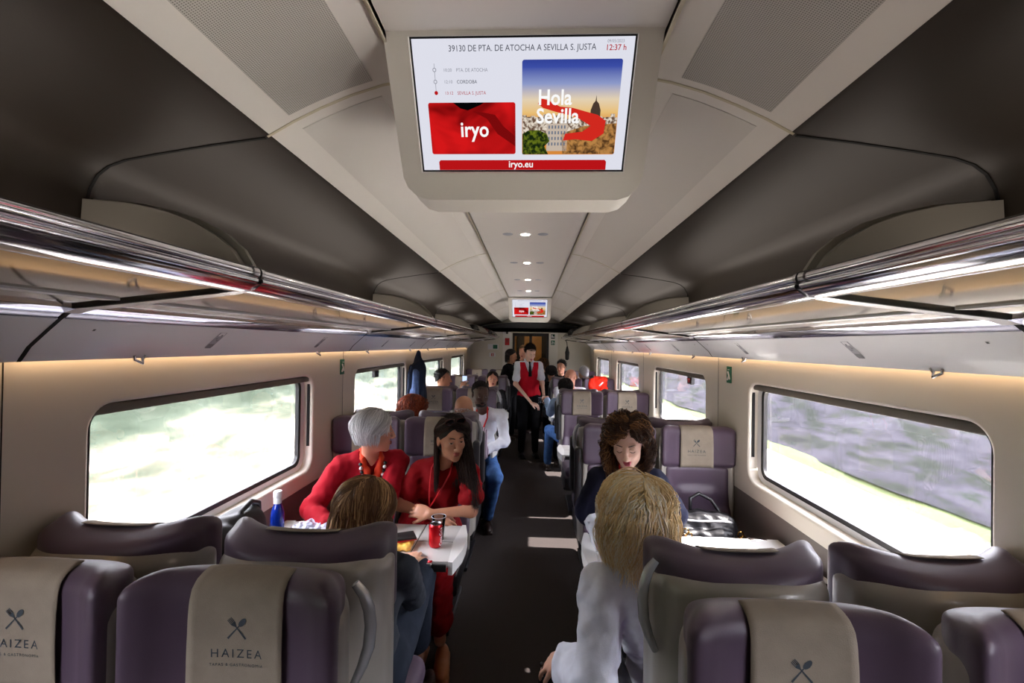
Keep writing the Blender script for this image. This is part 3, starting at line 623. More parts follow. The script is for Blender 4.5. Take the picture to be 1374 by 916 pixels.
# ================================================================ SEATS
def warpH(x, y, z):
    u = np.abs(x)/.25
    return x, y+.105*u**2.6, z-.034*u**2+.014*u**6
def seat_parts():
    """one seat facing -y, origin on the floor under the front of its headrest"""
    P = {}
    S = Soft((-.33, -.20, .80), (.33, .26, 1.32), .0065)
    S.box((0, .035, 1.060), (.222, .048, .135), .045, k=.0, warp=warpH)
    # the roll over the top and down the back, deepest in the middle
    def wb(x, y, z):
        u = np.clip(np.abs(x)/.25, 0, 1); x, y, z = warpH(x, y, z); return x, y, (z-.076)/(1-.62*u**2)+.076
    S.box((0, .070, 1.100), (.225, .048, .082), .045, k=.02, warp=wb)
    S.box((0, .030, 1.057), (.234, .034, .130), .032, k=.015, warp=warpH)
    S.half((0, 0, .93), (0, .1, -1))
    S.build('headrest', M['leather']); P['headrest'] = C.objects[-1]
    S = Soft((-.27, -.22, .38), (.27, .20, 1.02), .0075)
    def wl(x, y, z):
        return x/(1+.10*np.clip((-z)/.3, -.3, 1)), y+.10*np.clip((.0-z)/.3, 0, 1.2)+.05*(np.abs(x)/.22)**3, z
    S.box((0, .034, .70), (.213, .052, .265), .04, k=0, warp=wl)
    S.box((0, .018, .66), (.135, .055, .16), .05, k=.03, warp=wl)
    S.half((0, 0, .945), (0, 0, 1)); P['backrest'] = S.build('backrest', M['leather'])
    # hard shell behind
    S = Soft((-.30, -.16, .22), (.30, .24, 1.25), .0075)
    def ws(x, y, z):
        u = np.abs(x)/.25; return x/(1-.06*np.clip(-z/.5, 0, 1)), y+.095*u**2.6+.05*np.clip(-z/.5, -1, 1)**2*0, z+.02*u**3
    S.box((0, .082, .725), (.228, .055, .440), .05, k=0, warp=ws)
    S.box((0, .045, .725), (.235, .03, .425), .028, k=.02, warp=ws)
    P['back_shell'] = S.build('back_shell', M['shell'])
    S = Soft((-.27, -.64, .28), (.27, .05, .56), .009)
    S.box((0, -.31, .42), (.217, .27, .055), .05, k=0, warp=lambda x, y, z: (x, y, z+.03*(np.abs(x)/.22)**4*0-.02*np.clip(-y/.27, -1, 1)))
    S.box((0, -.32, .435), (.17, .23, .05), .045, k=.03)
    P['seat_cushion'] = S.build('seat_cushion', M['leather'])
    b = MB(); b.box((-.215, -.52, .24), (.215, .05, .375), .02); b.box((-.10, -.42, .0), (.10, -.02, .26), .02); b.box((-.17, -.50, .0), (.17, .02, .035), .01); P['seat_base'] = autosmooth(b.done('seat_base', M['dark']))
    # seams of the shell and of the leather, one each side
    for i, sx in enumerate((-1, 1)):
        b = MB(); x = .155*sx; b.tube([(x, .1360, .30), (x, .1370, .95)], .0020, 5); P['shell_seam%d' % i] = b.done('shell_seam', M['gap'])
        b = MB(); x = .117*sx; b.tube([(x, -.0145, .945), (x, -.0160, 1.09), (x, -.0125, 1.178), (x, .004, 1.203)], .0020, 5); P['seam%d' % i] = b.done('seam', M['leather_d'])
    # antimacassar with the printed emblem
    n, m_ = 14, 22; V = []
    rr = np.random.default_rng(5)
    prof = [(.045, 1.2175), (.022, 1.2145), (.004, 1.2075), (-.009, 1.194), (-.0155, 1.17), (-.0185, 1.13), (-.0195, 1.07), (-.0185, 1.01), (-.0165, .955)]
    foldf = lambda u, z: abs(.0013*math.sin(u*9+1.2*math.sin(z*5))*min(1, z*2.5)+.0010*math.sin(u*16+2)*max(0, 1-z*1.6)*(z > .2))
    zz = np.linspace(0, 1, m_); tt = np.linspace(0, 1, len(prof)); py = np.interp(zz, tt, [p[0] for p in prof]); pz = np.interp(zz, tt, [p[1] for p in prof])
    for j in range(m_):
        for i in range(n):
            u = i/(n-1)*2-1; x = u*(.101+.006*zz[j]); fold = foldf(u, zz[j])
            V.append((x, py[j]-.105*(abs(x)/.25)**2.6-.0035-abs(fold), pz[j]))
    F = [(j*n+i, j*n+i+1, (j+1)*n+i+1, (j+1)*n+i) for j in range(m_-1) for i in range(n-1)]
    me = mesh_np('headrest_cover', V, F); o = link('headrest_cover', me, M['cloth']); sd = o.modifiers.new('s', 'SOLIDIFY'); sd.thickness = .0016; P['headrest_cover'] = o
    # emblem: crossed fork and spoon, lettering
    def emb(nm, text=True):
        b = MB(); zc = 1.113
        def rot(p, a): return (p[0]*math.cos(a)-p[1]*math.sin(a), p[0]*math.sin(a)+p[1]*math.cos(a))
        def poly(pts, a):
            b.bm.faces.new([b.bm.verts.new((rot(p, a)[0], 0, zc+rot(p, a)[1])) for p in pts])
        for a in (R(42), R(-42)):
            poly([(-.0022, -.030), (.0022, -.030), (.0012, .006), (-.0012, .006)], a)
        poly([(.0062*math.cos(q*.524), .0165+.0115*math.sin(q*.524)) for q in range(12)], R(-42))
        a = R(42); poly([(-.0012, .004), (.0012, .004), (.0052, .012), (.0052, .015), (-.0052, .015), (-.0052, .012)], a)
        for x in (-.0046, -.0016, .0016, .0046): poly([(x-.0008, .015), (x+.0008, .015), (x+.0008, .027), (x-.0008, .027)], a)
        me = bpy.data.meshes.new(nm); b.bm.to_mesh(me); b.bm.free(); out = []
        zt = lambda z: float(np.interp(-z, [-p[1] for p in prof], np.linspace(0, 1, len(prof))))
        yy = lambda x, z: float(np.interp(-z, [-p[1] for p in prof], [p[0] for p in prof]))-.105*(abs(x)/.25)**2.6-.0060-foldf(x/(.101+.006*zt(z)), zt(z))
        ls = []
        for s_, sz, z0, sp in (('HAIZEA', .0265, 1.050, 1.35), ('TAPAS & GASTRONOMIA', .0088, 1.031, 1.25)):
            t = text_mesh('t', s_, sz, 0, 0, 'CENTER', sp); t.transform(Matrix(((1, 0, 0, 0), (0, 0, -1, 0), (0, 1, 0, z0), (0, 0, 0, 1)))); ls.append(t)
        for q in [me]+ls:
            for v in q.vertices: v.co.y = yy(v.co.x, v.co.z)
            out.append(link(nm if q is me else 'printed_lettering', q, M['ink'], None, False))
        return out
    P['printed_emblem'], P['printed_lettering'], P['printed_tagline'] = emb('printed_emblem')
    # armrests
    for nm, x in (('armrest', 1),):
        S = Soft((-.05, -.50, .46), (.05, .1, .73), .007); S.box((0, -.2, .665), (.026, .235, .028), .024, k=0, warp=lambda x, y, z: (x, y, z-.02*np.clip(y/.2, -1, 1)))
        S.box((0, -.0, .60), (.018, .04, .08), .015, k=.02); P['armrest'] = S.build('armrest', M['dark'])
    S = Soft((-.05, -.12, .60), (.05, .06, 1.12), .007); S.box((0, -.03, .86), (.024, .034, .20), .022, k=0); P['armrest_up'] = S.build('armrest', M['dark'])
    # grab handle on the aisle side of the shell
    b = MB(); b.tube([(.0, .055, 1.160), (.020, .058, 1.135), (.032, .060, 1.10), (.036, .062, 1.06), (.032, .062, 1.01), (.018, .060, .965), (.0, .056, .925)], [.010, .013, .014, .014, .014, .012, .009], 12)
    P['grab_handle'] = autosmooth(b.done('grab_handle', M['handle']), 80)
    b = MB(); b.tube([(-.005, .055, 1.15), (.010, .058, 1.05), (.010, .058, .96), (-.005, .055, .87)], [.012, .02, .02, .010], 10); P['handle_recess'] = autosmooth(b.done('handle_recess', M['shell']), 80)
    return P
M['handle'] = mat('handle_silver', 'b2b6bc', .25, .35, coat=.4)
_b = Soft.build
def _build(s, *a, **k): return _b(s, *a, **k)
SP_ = seat_parts()
SP_['headrest'] = [o for o in C.objects if o.name == 'headrest'][0]
protos = list(SP_.values())
def make_seat(x, y, flip, aisle_dir, label, grp, raised=False, cover=True, arm_in=True, handle=True, dz=0):
    """aisle_dir: +1 if the aisle lies towards +x of the seat, 0 for a window seat"""
    t = thing('train_seat', label, 'seat', (x, y, 0), math.pi if flip else 0, grp)
    wx = -1 if flip else 1
    for k in ('headrest', 'backrest', 'back_shell', 'seat_cushion', 'seat_base'):
        o = SP_[k].copy(); C.objects.link(o); o.parent = t
        for i in (0, 1) if k == 'back_shell' else (): q = SP_['shell_seam%d' % i].copy(); C.objects.link(q); q.parent = o
        for i in (0, 1) if k == 'headrest' else (): q = SP_['seam%d' % i].copy(); C.objects.link(q); q.location.z = -.013; q.parent = o
        if k in ('headrest', 'back_shell', 'backrest'): o.location.z = dz
        if k == 'headrest' and cover:
            c_ = SP_['headrest_cover'].copy(); C.objects.link(c_); c_.parent = t; c_.location.z = -.013+dz; 
            for ek in ('printed_emblem', 'printed_lettering', 'printed_tagline'): e = SP_[ek].copy(); C.objects.link(e); e.parent = c_
    ad = aisle_dir*wx if aisle_dir else 0
    side = ad if ad else (1 if x < 0 else -1)*wx
    if ad and raised is not None:
        o = SP_['armrest_up' if raised else 'armrest'].copy(); C.objects.link(o); o.parent = t; o.location.x = ad*.262
    if arm_in and not ad:
        o = SP_['armrest'].copy(); C.objects.link(o); o.parent = t; o.location.x = side*.262; o.scale.x = .7
    for k in ('grab_handle',) if handle and ad else ():
        o = SP_[k].copy(); C.objects.link(o); o.parent = t; o.location.x = side*.228; o.scale.x = side*(1 if ad else .3)
    return t
XWD = 1.112
rows = [(.93, False, 'A'), (1.235, True, 'B'), (3.08, False, 'C'), (3.385, True, 'D'), (5.23, False, 'E'), (5.535, True, 'F'), (7.38, False, 'G'), (7.685, True, 'H'), (9.53, False, 'I')]
txt = {'A': 'nearest row, its printed beige headrest cover facing us', 'B': 'nearest row turned away, grey shell back towards us',
       'C': 'first row facing us across the nearest tables', 'D': 'row turned away just behind the first table seats', 'E': 'second row facing us beyond the nearest tables',
       'F': 'row turned away behind the second table seats', 'G': 'third row facing us beyond the second tables', 'H': 'row turned away near the far end', 'I': 'last row facing us against the end wall'}
occ = {('A',-1,1): 'in the nearest row, its whole printed headrest cover facing us', ('B',1,1): 'just behind the blonde woman, seen from its back', ('C', -1, 1): 'behind the woman in the red dress', ('C', -1, 0): 'behind the grey-haired woman in the red jacket', ('C', 1, 1): 'behind the curly-haired woman', ('C', 1, 0): 'with a black handbag on it'}
spot = {('A', -1): (.995, -.004, .605), ('A', 1): (.965, -.022, .575), ('B', -1): (1.245, .006, .588), ('B', 1): (1.275, -.022, .590)}   # the nearest four are reclined a little differently
for y, flip, rn in rows:
    for s in (-1, 1):
        for ais in (1, 0):
            lab = '%s %s seat, %s' % ('left' if s < 0 else 'right', 'aisle' if ais else 'window', txt[rn])
            if (rn, s, ais) in occ: lab = 'purple leather %s %s seat %s' % ('left' if s < 0 else 'right', 'aisle' if ais else 'window', occ[(rn, s, ais)])
            yy, dz, xa = spot.get((rn, s), (y+((.075 if flip else .09) if s < 0 else -.03), 0, .605)); make_seat(s*(xa if ais else XWD), yy, flip, (-s if ais else 0), lab, 'train seats in facing rows', raised=(None if rn == 'B' and s < 0 else rn not in 'AB'), dz=dz, handle=(rn, s) not in (('B', -1), ('A', 1), ('C', -1), ('C', 1), ('E', 1)), cover=True)
for o in protos: bpy.data.objects.remove(o)

# ---------------------------------------------------------------- fold-out tables between facing seats
def table(s, yc, label, grp):
    t = thing('folding_table', label, 'table', (0, yc, 0), 0, grp)
    a, c = s*.315, s*1.325; x0, x1 = min(a, c), max(a, c)
    d = .215
    # table top: main leaf near the wall, aisle leaf with chamfered end
    b = MB(); q = sorted((s*.535, s*1.325)); b.box((q[0], -d, .700), (q[1], d, .728), .006); autosmooth(b.done('table_top', M['table'], t))
    for sg in (-1, 1):
        b = MB(); pl = [(s*.532, sg*.002), (s*.352, sg*.002), (s*.335, sg*(d-.01)), (s*.532, sg*d)]
        b.prism(pl, 2, .702, .729); autosmooth(b.done('table_leaf', M['tabled'], t))
    b = MB(); pl = [(s*.350, -d), (s*.395, -d-.004), (s*.300, -d*.55), (s*.288, 0), (s*.300, d*.55), (s*.395, d+.004), (s*.350, d), (s*.352, 0)]
    b.prism([(s*.352, 0), (s*.338, -d), (s*.318, -d), (s*.292, -.09), (s*.288, 0), (s*.292, .09), (s*.318, d), (s*.338, d)], 2, .672, .731); autosmooth(b.done('end_trim', M['table'], t))
    for sg in (-1, 1):
        b = MB(); q = sorted((s*.345, s*1.325)); b.box((q[0], min(sg*d, sg*(d+.012)), .690), (q[1], max(sg*d, sg*(d+.012)), .722), .003); autosmooth(b.done('edge_strip', M['black'], t))
        for hx in (.455, 1.22):
            b = MB(); q = sorted((s*(hx-.045), s*(hx+.045))); y_ = sorted((sg*(d-.02), sg*(d+.016))); b.box((q[0], y_[0], .708), (q[1], y_[1], .7295), .004); b.box((q[0]+.004, y_[0], .688), (q[1]-.004, y_[1], .703), .004); autosmooth(b.done('hinge', M['chrome'], t))
    b = MB(); q = sorted((s*.534, s*.330)); b.box((q[0]+.0, -.002, .728), (q[1], .002, .7295)); q = sorted((s*.531, s*.5345)); b.box((q[0], -d, .7275), (q[1], d, .7293)); b.done('leaf_joint', M['gap'], t)
    b = MB(); q = sorted((s*.80, s*.90)); b.box((q[0], -.05, .02), (q[1], .05, .70), .02); q = sorted((s*.72, s*.98)); b.box((q[0], -.12, .0), (q[1], .12, .03), .01); q = sorted((s*.6, s*1.3)); b.box((q[0], -.09, .66), (q[1], .09, .70), .01); autosmooth(b.done('pedestal', M['dark'], t))
M['tabled'] = mat('table_leaf_grey', 'b9b7b4', .35)
for yc, lab in ((2.257, 'nearest'), (4.407, 'second'), (6.557, 'third'), (8.707, 'farthest')):
    for s in (-1, 1): table(s, yc+(.02 if s < 0 else -.03), '%s white folding table on the %s side%s' % (lab, 'left' if s < 0 else 'right', {(-1, 2.257): ', with red can on it', (1, 2.257): ', sunlit beside the window'}.get((s, yc), '')), 'folding tables')
# ================================================================ PEOPLE
def nv(v): v = np.array(v, float); return v/np.linalg.norm(v)
def facing(yaw, pitch=0, roll=0):
    a, p, r = R(yaw), R(pitch), R(roll); f = np.array([-math.sin(a)*math.cos(p), math.cos(a)*math.cos(p), math.sin(p)])
    rt = nv(np.cross(f, [0, 0, 1])); up = np.cross(rt, f); rt, up = rt*math.cos(r)-up*math.sin(r), up*math.cos(r)+rt*math.sin(r)
    return np.stack([rt, f, up], 1)
def skin(name, c, lips):
    a = mat(name, c, .48, bump=.05, bscale=180, var=.06, vscale=14); a.node_tree.nodes['Principled BSDF'].inputs['Subsurface Weight'].default_value = .06
    a.node_tree.nodes['Principled BSDF'].inputs['Subsurface Radius'].default_value = (.01, .004, .002); return [a, mat(name+'_lips', lips, .4)]
SK = dict(fair=skin('skin_fair', 'c99a80', 'a8423f'), tan=skin('skin_tan', 'b98265', '96483f'), dark=skin('skin_dark', '4b3026', '5a332c'), rosy=skin('skin_rosy', 'cc9078', 'a0524a'), pale=skin('skin_pale', 'd9b09c', 'b04a56'))
M['eyewhite'] = mat('eye_white', 'b0a8a2', .25); M['iris'] = mat('iris_dark', '20140e', .2)
def hair_mat(name, c1, c2, c3=None):
    m = bpy.data.materials.new(name); m.use_nodes = True; nt = m.node_tree; b = nt.nodes['Principled BSDF']; b.inputs['Roughness'].default_value = .55; b.inputs['Specular IOR Level'].default_value = .25
    at = nt.nodes.new('ShaderNodeAttribute'); at.attribute_name = 'strand'; cr = nt.nodes.new('ShaderNodeValToRGB')
    nt.links.new(at.outputs['Fac'], cr.inputs[0]); nt.links.new(cr.outputs[0], b.inputs[0])
    cr.color_ramp.elements[0].color = (*lin(c1), 1); cr.color_ramp.elements[1].color = (*lin(c2), 1)
    if c3: e = cr.color_ramp.elements.new(.55); e.color = (*lin(c3), 1)
    return m
HM = dict(grey=hair_mat('hair_silver', 'a2a2a8', 'f0f0f2', 'cfcfd4'), black=hair_mat('hair_black', '0c0a0b', '241d1c'), dkbrown=hair_mat('hair_dark_brown', '17100d', '40291d', '2a1a14'),
          brown=hair_mat('hair_brown', '463022', 'd0aa78', '7c5a3e'), blonde=hair_mat('hair_blonde', 'dcb878', 'ffffff', 'fbe8bc'), red=hair_mat('hair_auburn', '4a1a0c', 'a0481e', '742c12'), curly=hair_mat('hair_curly_brown', '261710', '9a6a40', '4a3020'), ginger=hair_mat('hair_ginger', '7a4a2c', 'b5835c'))
def put_head(S, c, Rm, nb, hs=1.0, closed=False, fem=True, mi_l=1, nr=.052):
    nr = nr-.006 if fem else nr
    c = np.array(c, float); T = lambda x, y, z: c+Rm@(np.array([x, y, z])*hs)
    E_ = lambda p, r, k=.02, mi=0, op='add': S.ell(T(*p), np.array(r)*hs, Rm, k, mi, op)
    E_((0, -.012, .035), (.074, .092, .082)); E_((0, .026, -.018), (.060, .064, .086), .03); E_((0, .030, -.068), (.050 if fem else .055, .050, .040), .03)
    E_((0, .070, -.098), (.020 if fem else .025, .017, .017), .025)
    for s in (-1, 1):
        E_((s*.037, .062, -.022), (.023, .020, .020), .02); E_((s*.028, .083, .029), (.022, .010, .007), .012)
        E_((s*.031, .103, .009), (.019, .017, .0125), .010, 0, 'sub')
        E_((s*.031, .0835, .0132 if not closed else .009), (.0158, .0128, .0078 if not closed else .0115), .003)
        if not closed: E_((s*.031, .083, .0005), (.0145, .0118, .0042), .003)
        E_((s*.076, -.006, -.006), (.009, .019, .030), .006); E_((s*.0115, .100, -.036), (.0085, .011, .0075), .006)
    S.cap(T(0, .087, .020), T(0, .112, -.031), .0085*hs, .0115*hs, .010)
    E_((0, .0935, -.0605), (.0205, .0095, .0046), .003, mi_l); E_((0, .0925, -.0705), (.0175, .0100, .0054), .003, mi_l); E_((0, .101, -.0655), (.019, .003, .0009), .002, mi_l, 'sub')
    S.cap(T(0, -.022, -.055), nb, nr*hs, (nr+.004)*hs, .03)
    return T
def put_hand(S, wr, d, n, th, curl=25, sc_=1.0, thumb=35):
    """d: direction of the palm, n: out of the back of the hand, th: sign (+1 thumb towards n x d)"""
    wr = np.array(wr, float); d = nv(d); n = nv(np.array(n, float)-np.array(n, float)@d*d); ac = np.cross(n, d)*th; tips = []
    S.ell(wr+d*.045*sc_, np.array([.040, .047, .014])*sc_, np.stack([ac, d, n], 1), .01)
    for i, (o, L) in enumerate(((.030, .070), (.010, .078), (-.010, .073), (-.029, .058))):
        kn = wr+(d*.086*(1-.08*abs(i-1))+ac*o)*sc_; S.cap(wr+ac*o*.5*sc_, kn, .0125*sc_, .0098*sc_, .008)
        p = kn; a = R(curl*.8+3*i); dd = nv(d+ac*o*2.2)
        for j, f in enumerate((.46, .30, .24)):
            v = dd*math.cos(a)-n*math.sin(a); q = p+v*L*f*sc_; S.cap(p, q, (.0092-.0009*j)*sc_, (.0085-.0009*j)*sc_, .003); p = q; a += R(curl)
        tips.append(p)
    b0 = wr+(d*.022+ac*.026)*sc_; a = R(thumb); v = nv(d*math.cos(a)+ac*math.sin(a)-n*.25); q = b0+v*.045*sc_; S.cap(wr+d*.01, b0, .014*sc_, .013*sc_, .008); S.cap(b0, q, .0125*sc_, .0102*sc_, .006)
    v2 = nv(v*.9+d*.35-n*.2); S.cap(q, q+v2*.032*sc_, .0100*sc_, .0082*sc_, .003); return tips
def lerp(a, b, t): return np.array(a, float)*(1-t)+np.array(b, float)*t
def torso(S, J, infl=0, fem=True, k=.045, w=1.0):
    P_, N = np.array(J['pelvis'], float), np.array(J['neck'], float); up = nv(N-P_); rt = nv(np.array(J['shR'], float)-np.array(J['shL'], float)); f = nv(np.cross(up, rt)); rt = np.cross(f, up)
    Rm = np.stack([rt, f, up], 1)
    S.ell(lerp(P_, N, .68), np.array([.148*w, .098, .19])+infl, Rm, k); S.ell(lerp(P_, N, .34), np.array([(.122 if fem else .142)*w, .092, .15])+infl, Rm, k)
    S.ell(P_+up*.02, np.array([.165*w, .115, .12])+infl, Rm, k)
    if fem:
        for s in (-1, 1): S.ell(lerp(P_, N, .66)+rt*s*.068+f*.075, np.array([.062, .058, .06])+infl*.6, Rm, .04)
    for a in ('shL', 'shR'): S.cap(N-up*.040, J[a], .050+infl*.8, (.043 if fem else .05)+infl*.7, .04)
    return Rm
def arm(S, J, sd, frac=2.0, infl=0, k=.03, fat=1.0, cuff=0):
    sh, el, wr = [np.array(J[q+sd], float) for q in ('sh', 'el', 'wr')]
    if frac >= 1: S.cap(sh, el, .045*fat+infl*.8, .037*fat+infl, k)
    else: S.cap(sh, lerp(sh, el, frac), .045*fat+infl*.8, .041*fat+infl*1.3+cuff, k); return
    f2 = min(1, frac-1)
    if f2 > 0: S.cap(el, lerp(el, wr, f2), .037*fat+infl, (.037-(.013)*f2)*fat+infl+cuff, k)
def leg(S, J, sd, frac=2.0, infl=0, k=.03, foot=True):
    hp, kn, an = [np.array(J[q+sd], float) for q in ('hip', 'kn', 'an')]
    S.cap(hp, kn, .086+infl, .060+infl, k)
    if frac > 1: S.cap(kn, lerp(kn, an, frac-1), .058+infl, .058-.020*(frac-1)+infl, k)
def bounds(pts, pad=.16):
    a = np.array([p for p in pts], float); return a.min(0)-pad, a.max(0)+pad
def tubes_mesh(name, P, rad, seg=4, val=None):
    """P: (S,K,3) strand points; rad: (S,) ; each strand a tapering tube"""
    S_, K, _ = P.shape; T = np.gradient(P, axis=1); T /= np.linalg.norm(T, axis=2, keepdims=True)+1e-9
    ref = np.array([.3, .2, .9]); U = np.cross(T, ref); U /= np.linalg.norm(U, axis=2, keepdims=True)+1e-9; Vv = np.cross(T, U)
    tp = np.interp(np.linspace(0, 1, K), [0, .1, .6, 1], [.7, 1, .9, .25])[None, :, None, None]*rad[:, None, None, None]
    an = np.arange(seg)*2*math.pi/seg; ring = P[:, :, None, :]+tp*(U[:, :, None, :]*np.cos(an)[None, None, :, None]+Vv[:, :, None, :]*np.sin(an)[None, None, :, None])
    Vt = ring.reshape(-1, 3); base = (np.arange(S_)[:, None, None]*K+np.arange(K-1)[None, :, None])*seg; k = np.arange(seg)[None, None, :]; k2 = (k+1) % seg
    F = np.stack([base+k, base+k2, base+seg+k2, base+seg+k], -1).reshape(-1, 4)
    v = np.repeat(val, K*seg) if val is not None else None
    return Vt, F, v
def hair_obj(name, parent, m, cap_S=None, strands=()):
    """cap (Soft) and strands become one mesh with a per-point 'strand' shade"""
    Vs, Fs, A = [], [], []; n = 0
    if cap_S is not None:
        o = cap_S.build('tmp', [m]); me = o.data; v = np.zeros(len(me.vertices)*3, np.float32); me.vertices.foreach_get('co', v); f = np.zeros(len(me.loops), np.int32); me.loops.foreach_get('vertex_index', f)
        Vs.append(v.reshape(-1, 3)); Fs.append(f.reshape(-1, 4)); A.append(np.full(len(me.vertices), .02)); n = len(me.vertices); bpy.data.objects.remove(o); bpy.data.meshes.remove(me)
    for Vt, F, a in strands: Vs.append(Vt); Fs.append(F+n); A.append(a); n += len(Vt)
    V = np.concatenate(Vs); F = np.concatenate(Fs).astype(np.int32); A = np.concatenate(A)
    me = bpy.data.meshes.new(name); me.vertices.add(len(V)); me.vertices.foreach_set('co', V.astype(np.float32).ravel()); me.loops.add(F.size); me.loops.foreach_set('vertex_index', F.ravel())
    me.polygons.add(len(F)); me.polygons.foreach_set('loop_start', np.arange(0, F.size, 4, dtype=np.int32)); me.update(calc_edges=True)
    at = me.attributes.new('strand', 'FLOAT', 'POINT'); at.data.foreach_set('value', A.astype(np.float32)); me.validate()
    return link(name, me, m, parent)
def cap_soft(c, Rm, grow=.010, hs=1.0, h=.006, face=.018, low=-.05, extra=(), front_cut=True):
    c = np.array(c, float); S = Soft(c-.19, c+.19, h); T = lambda p: c+Rm@(np.array(p)*hs)
    S.ell(T((0, -.014, .037)), (np.array([.077, .095, .085])+grow)*hs, Rm, 0); S.ell(T((0, -.035, -.03)), (np.array([.070, .065, .06])+grow*.8)*hs, Rm, .03)
    for p, r in extra: S.ell(T(p), np.array(r)*hs, Rm, .03)
    S.ell(T((0, .115, -.040+face)), np.array([.064, .085, .098])*hs, Rm, .012, 0, 'sub')
    for s in (-1, 1): S.ell(T((s*.085, .035, -.075)), np.array([.03, .06, .07])*hs, Rm, .01, 0, 'sub')
    S.half(T((0, 0, low-.06)), -Rm[:, 2]); S.half(T((0, .050, .098)), Rm@np.array([0, .72, -.69])) if front_cut else None; return S
def flow_hair(c, Rm, n, L, part=0.0, vol=(.088, .106, .097), wave=.004, wf=30, curl=0, cf=60, spread=.15, gather=0.0, K=22, rad=.0022, seed=1, front=78, hs=1.0, back=180, drop=-.25, sway=(0, 0, 0), sides=(-1, 1), beta=(36, 165), inward=0.0, lift=.0, u0m=.45, jit=.006):
    r = np.random.default_rng(seed); c = np.array(c, float)+Rm@np.array([0, -.014, .030])*hs; vol = (vol[0], vol[1], vol[2]-.004); dwn = Rm.T@np.array([0, 0, -1.0]); dwn /= np.linalg.norm(dwn)
    be = R(1)*r.uniform(beta[0], beta[1], n); sg = r.choice(sides, n); t = (be-R(beta[0]))/R(beta[1]-beta[0]); t = np.clip(t+r.normal(0, .06, n), 0, 1)
    root = np.stack([part+.02*sg, np.cos(be), np.sin(be)], 1); root /= np.linalg.norm(root, axis=1, keepdims=True)
    al = R(1)*(front+(back-front)*t**.8); tg = np.stack([sg*np.sin(al), np.cos(al), np.full(n, drop)+r.normal(0, .08, n)], 1); tg /= np.linalg.norm(tg, axis=1, keepdims=True)
    om = np.arccos(np.clip((root*tg).sum(1), -1, 1))[:, None]; u0 = r.uniform(0, u0m, n)**1.3
    Lr = L*r.uniform(.66, 1.06, n); lay = r.uniform(0, 1, n); er = np.array(vol)*hs
    s = np.linspace(0, 1, K)[None, :]; arc = om[:, 0]*er.mean()*(1-u0); tot = (arc+Lr)[:, None]; d = s*tot
    u = np.clip(u0[:, None]+(1-u0[:, None])*d/arc[:, None], 0, 1); hang = np.maximum(d-arc[:, None], 0)
    dirs = (np.sin((1-u)*om)[..., None]*root[:, None]+np.sin(u*om)[..., None]*tg[:, None])/np.sin(om)[..., None]
    rad_l = (1+lift*np.sin(np.pi*u)+(lay[:, None]-.5)*.09)[..., None]
    Pn = dirs*er*rad_l; out = tg.copy(); out -= (out@dwn)[:, None]*dwn; out /= np.linalg.norm(out, axis=1, keepdims=True)+1e-9
    q = (hang/np.maximum(L, .01))[..., None]
    Pn = Pn+hang[..., None]*dwn+out[:, None]*(hang[..., None]*spread*(1-.7*q)-inward*q**2)
    Pn[..., 0] *= 1-gather*np.clip(q[..., 0], 0, 1); Pn = Pn+np.array(sway)*q
    Pw = c+Pn@Rm.T
    ph = r.uniform(0, 6.28, (n, 3)); dd = d*wf; g = np.clip(d/.04, 0, 1)
    ax = np.stack([np.sin(dd+ph[:, :1]), np.sin(dd*.8+ph[:, 1:2]), .4*np.sin(dd*.7+ph[:, 2:3])], -1); Pw = Pw+ax*(wave*g)[..., None]+r.normal(0, jit*.3, (n, 1, 3))
    if curl:
        cc = d*cf; rr = curl*r.uniform(.6, 1.3, (n, 1))*g; T = np.gradient(Pw, axis=1); T /= np.linalg.norm(T, axis=2, keepdims=True)+1e-9; U = np.cross(T, [.2, .5, .8]); U /= np.linalg.norm(U, axis=2, keepdims=True)+1e-9; Vv = np.cross(T, U)
        Pw = Pw+(U*np.cos(cc+ph[:, :1])[..., None]+Vv*np.sin(cc+ph[:, :1])[..., None])*rr[..., None]
    grp = .5+.5*np.sin(be*9+sg*2+ph[:, 0]*.25); val = np.clip(.55*grp+.45*r.uniform(0, 1, n), 0, 1)
    return tubes_mesh('h', Pw, rad*r.uniform(.7, 1.3, n), 4, val)
def short_hair(c, Rm, n, L=.02, hs=1.0, vol=(.079, .098, .088), seed=1, rad=.0016, hairline=25, comb=(0, -.5, .6), off=(0, -.012, .035)):
    r = np.random.default_rng(seed); c = np.array(c, float); D = r.normal(size=(n*3, 3)); D /= np.linalg.norm(D, axis=1, keepdims=True)
    D = D[(D[:, 2] > -.45) & ~((D[:, 1] > .35) & (D[:, 2] < math.sin(R(hairline))))][:n]; n = len(D); root = D*np.array(vol)*hs+np.array(off)*hs
    g = nv(comb); s = np.linspace(0, 1, 6)[None, :, None]; P = root[:, None]+(D[:, None]*.5+g*.8+r.normal(0, .25, (n, 1, 3)))*s*L*hs; return tubes_mesh('h', c+P@Rm.T, np.full(n, rad), 3, r.uniform(0, 1, n))
def eyes(t, T, Rm, hs=1.0, look=(0, 0)):
    for s in (-1, 1):
        c = T(s*.031, .0815, .0075); me = bpy.data.meshes.new('eye'); bm = bmesh.new(); bmesh.ops.create_uvsphere(bm, u_segments=20, v_segments=14, radius=.0122*hs)
        for v in bm.verts: v.co = Vector(c)+Vector(Rm@np.array([v.co.x, v.co.z, -v.co.y]))
        g = nv(Rm@nv(np.array([look[0], 1, look[1]])))
        for f in bm.faces:
            if Vector(g).dot((f.calc_center_median()-Vector(c)).normalized()) > .88: f.material_index = 1
        bm.to_mesh(me); bm.free(); link('eye', me, [M['eyewhite'], M['iris']], t)
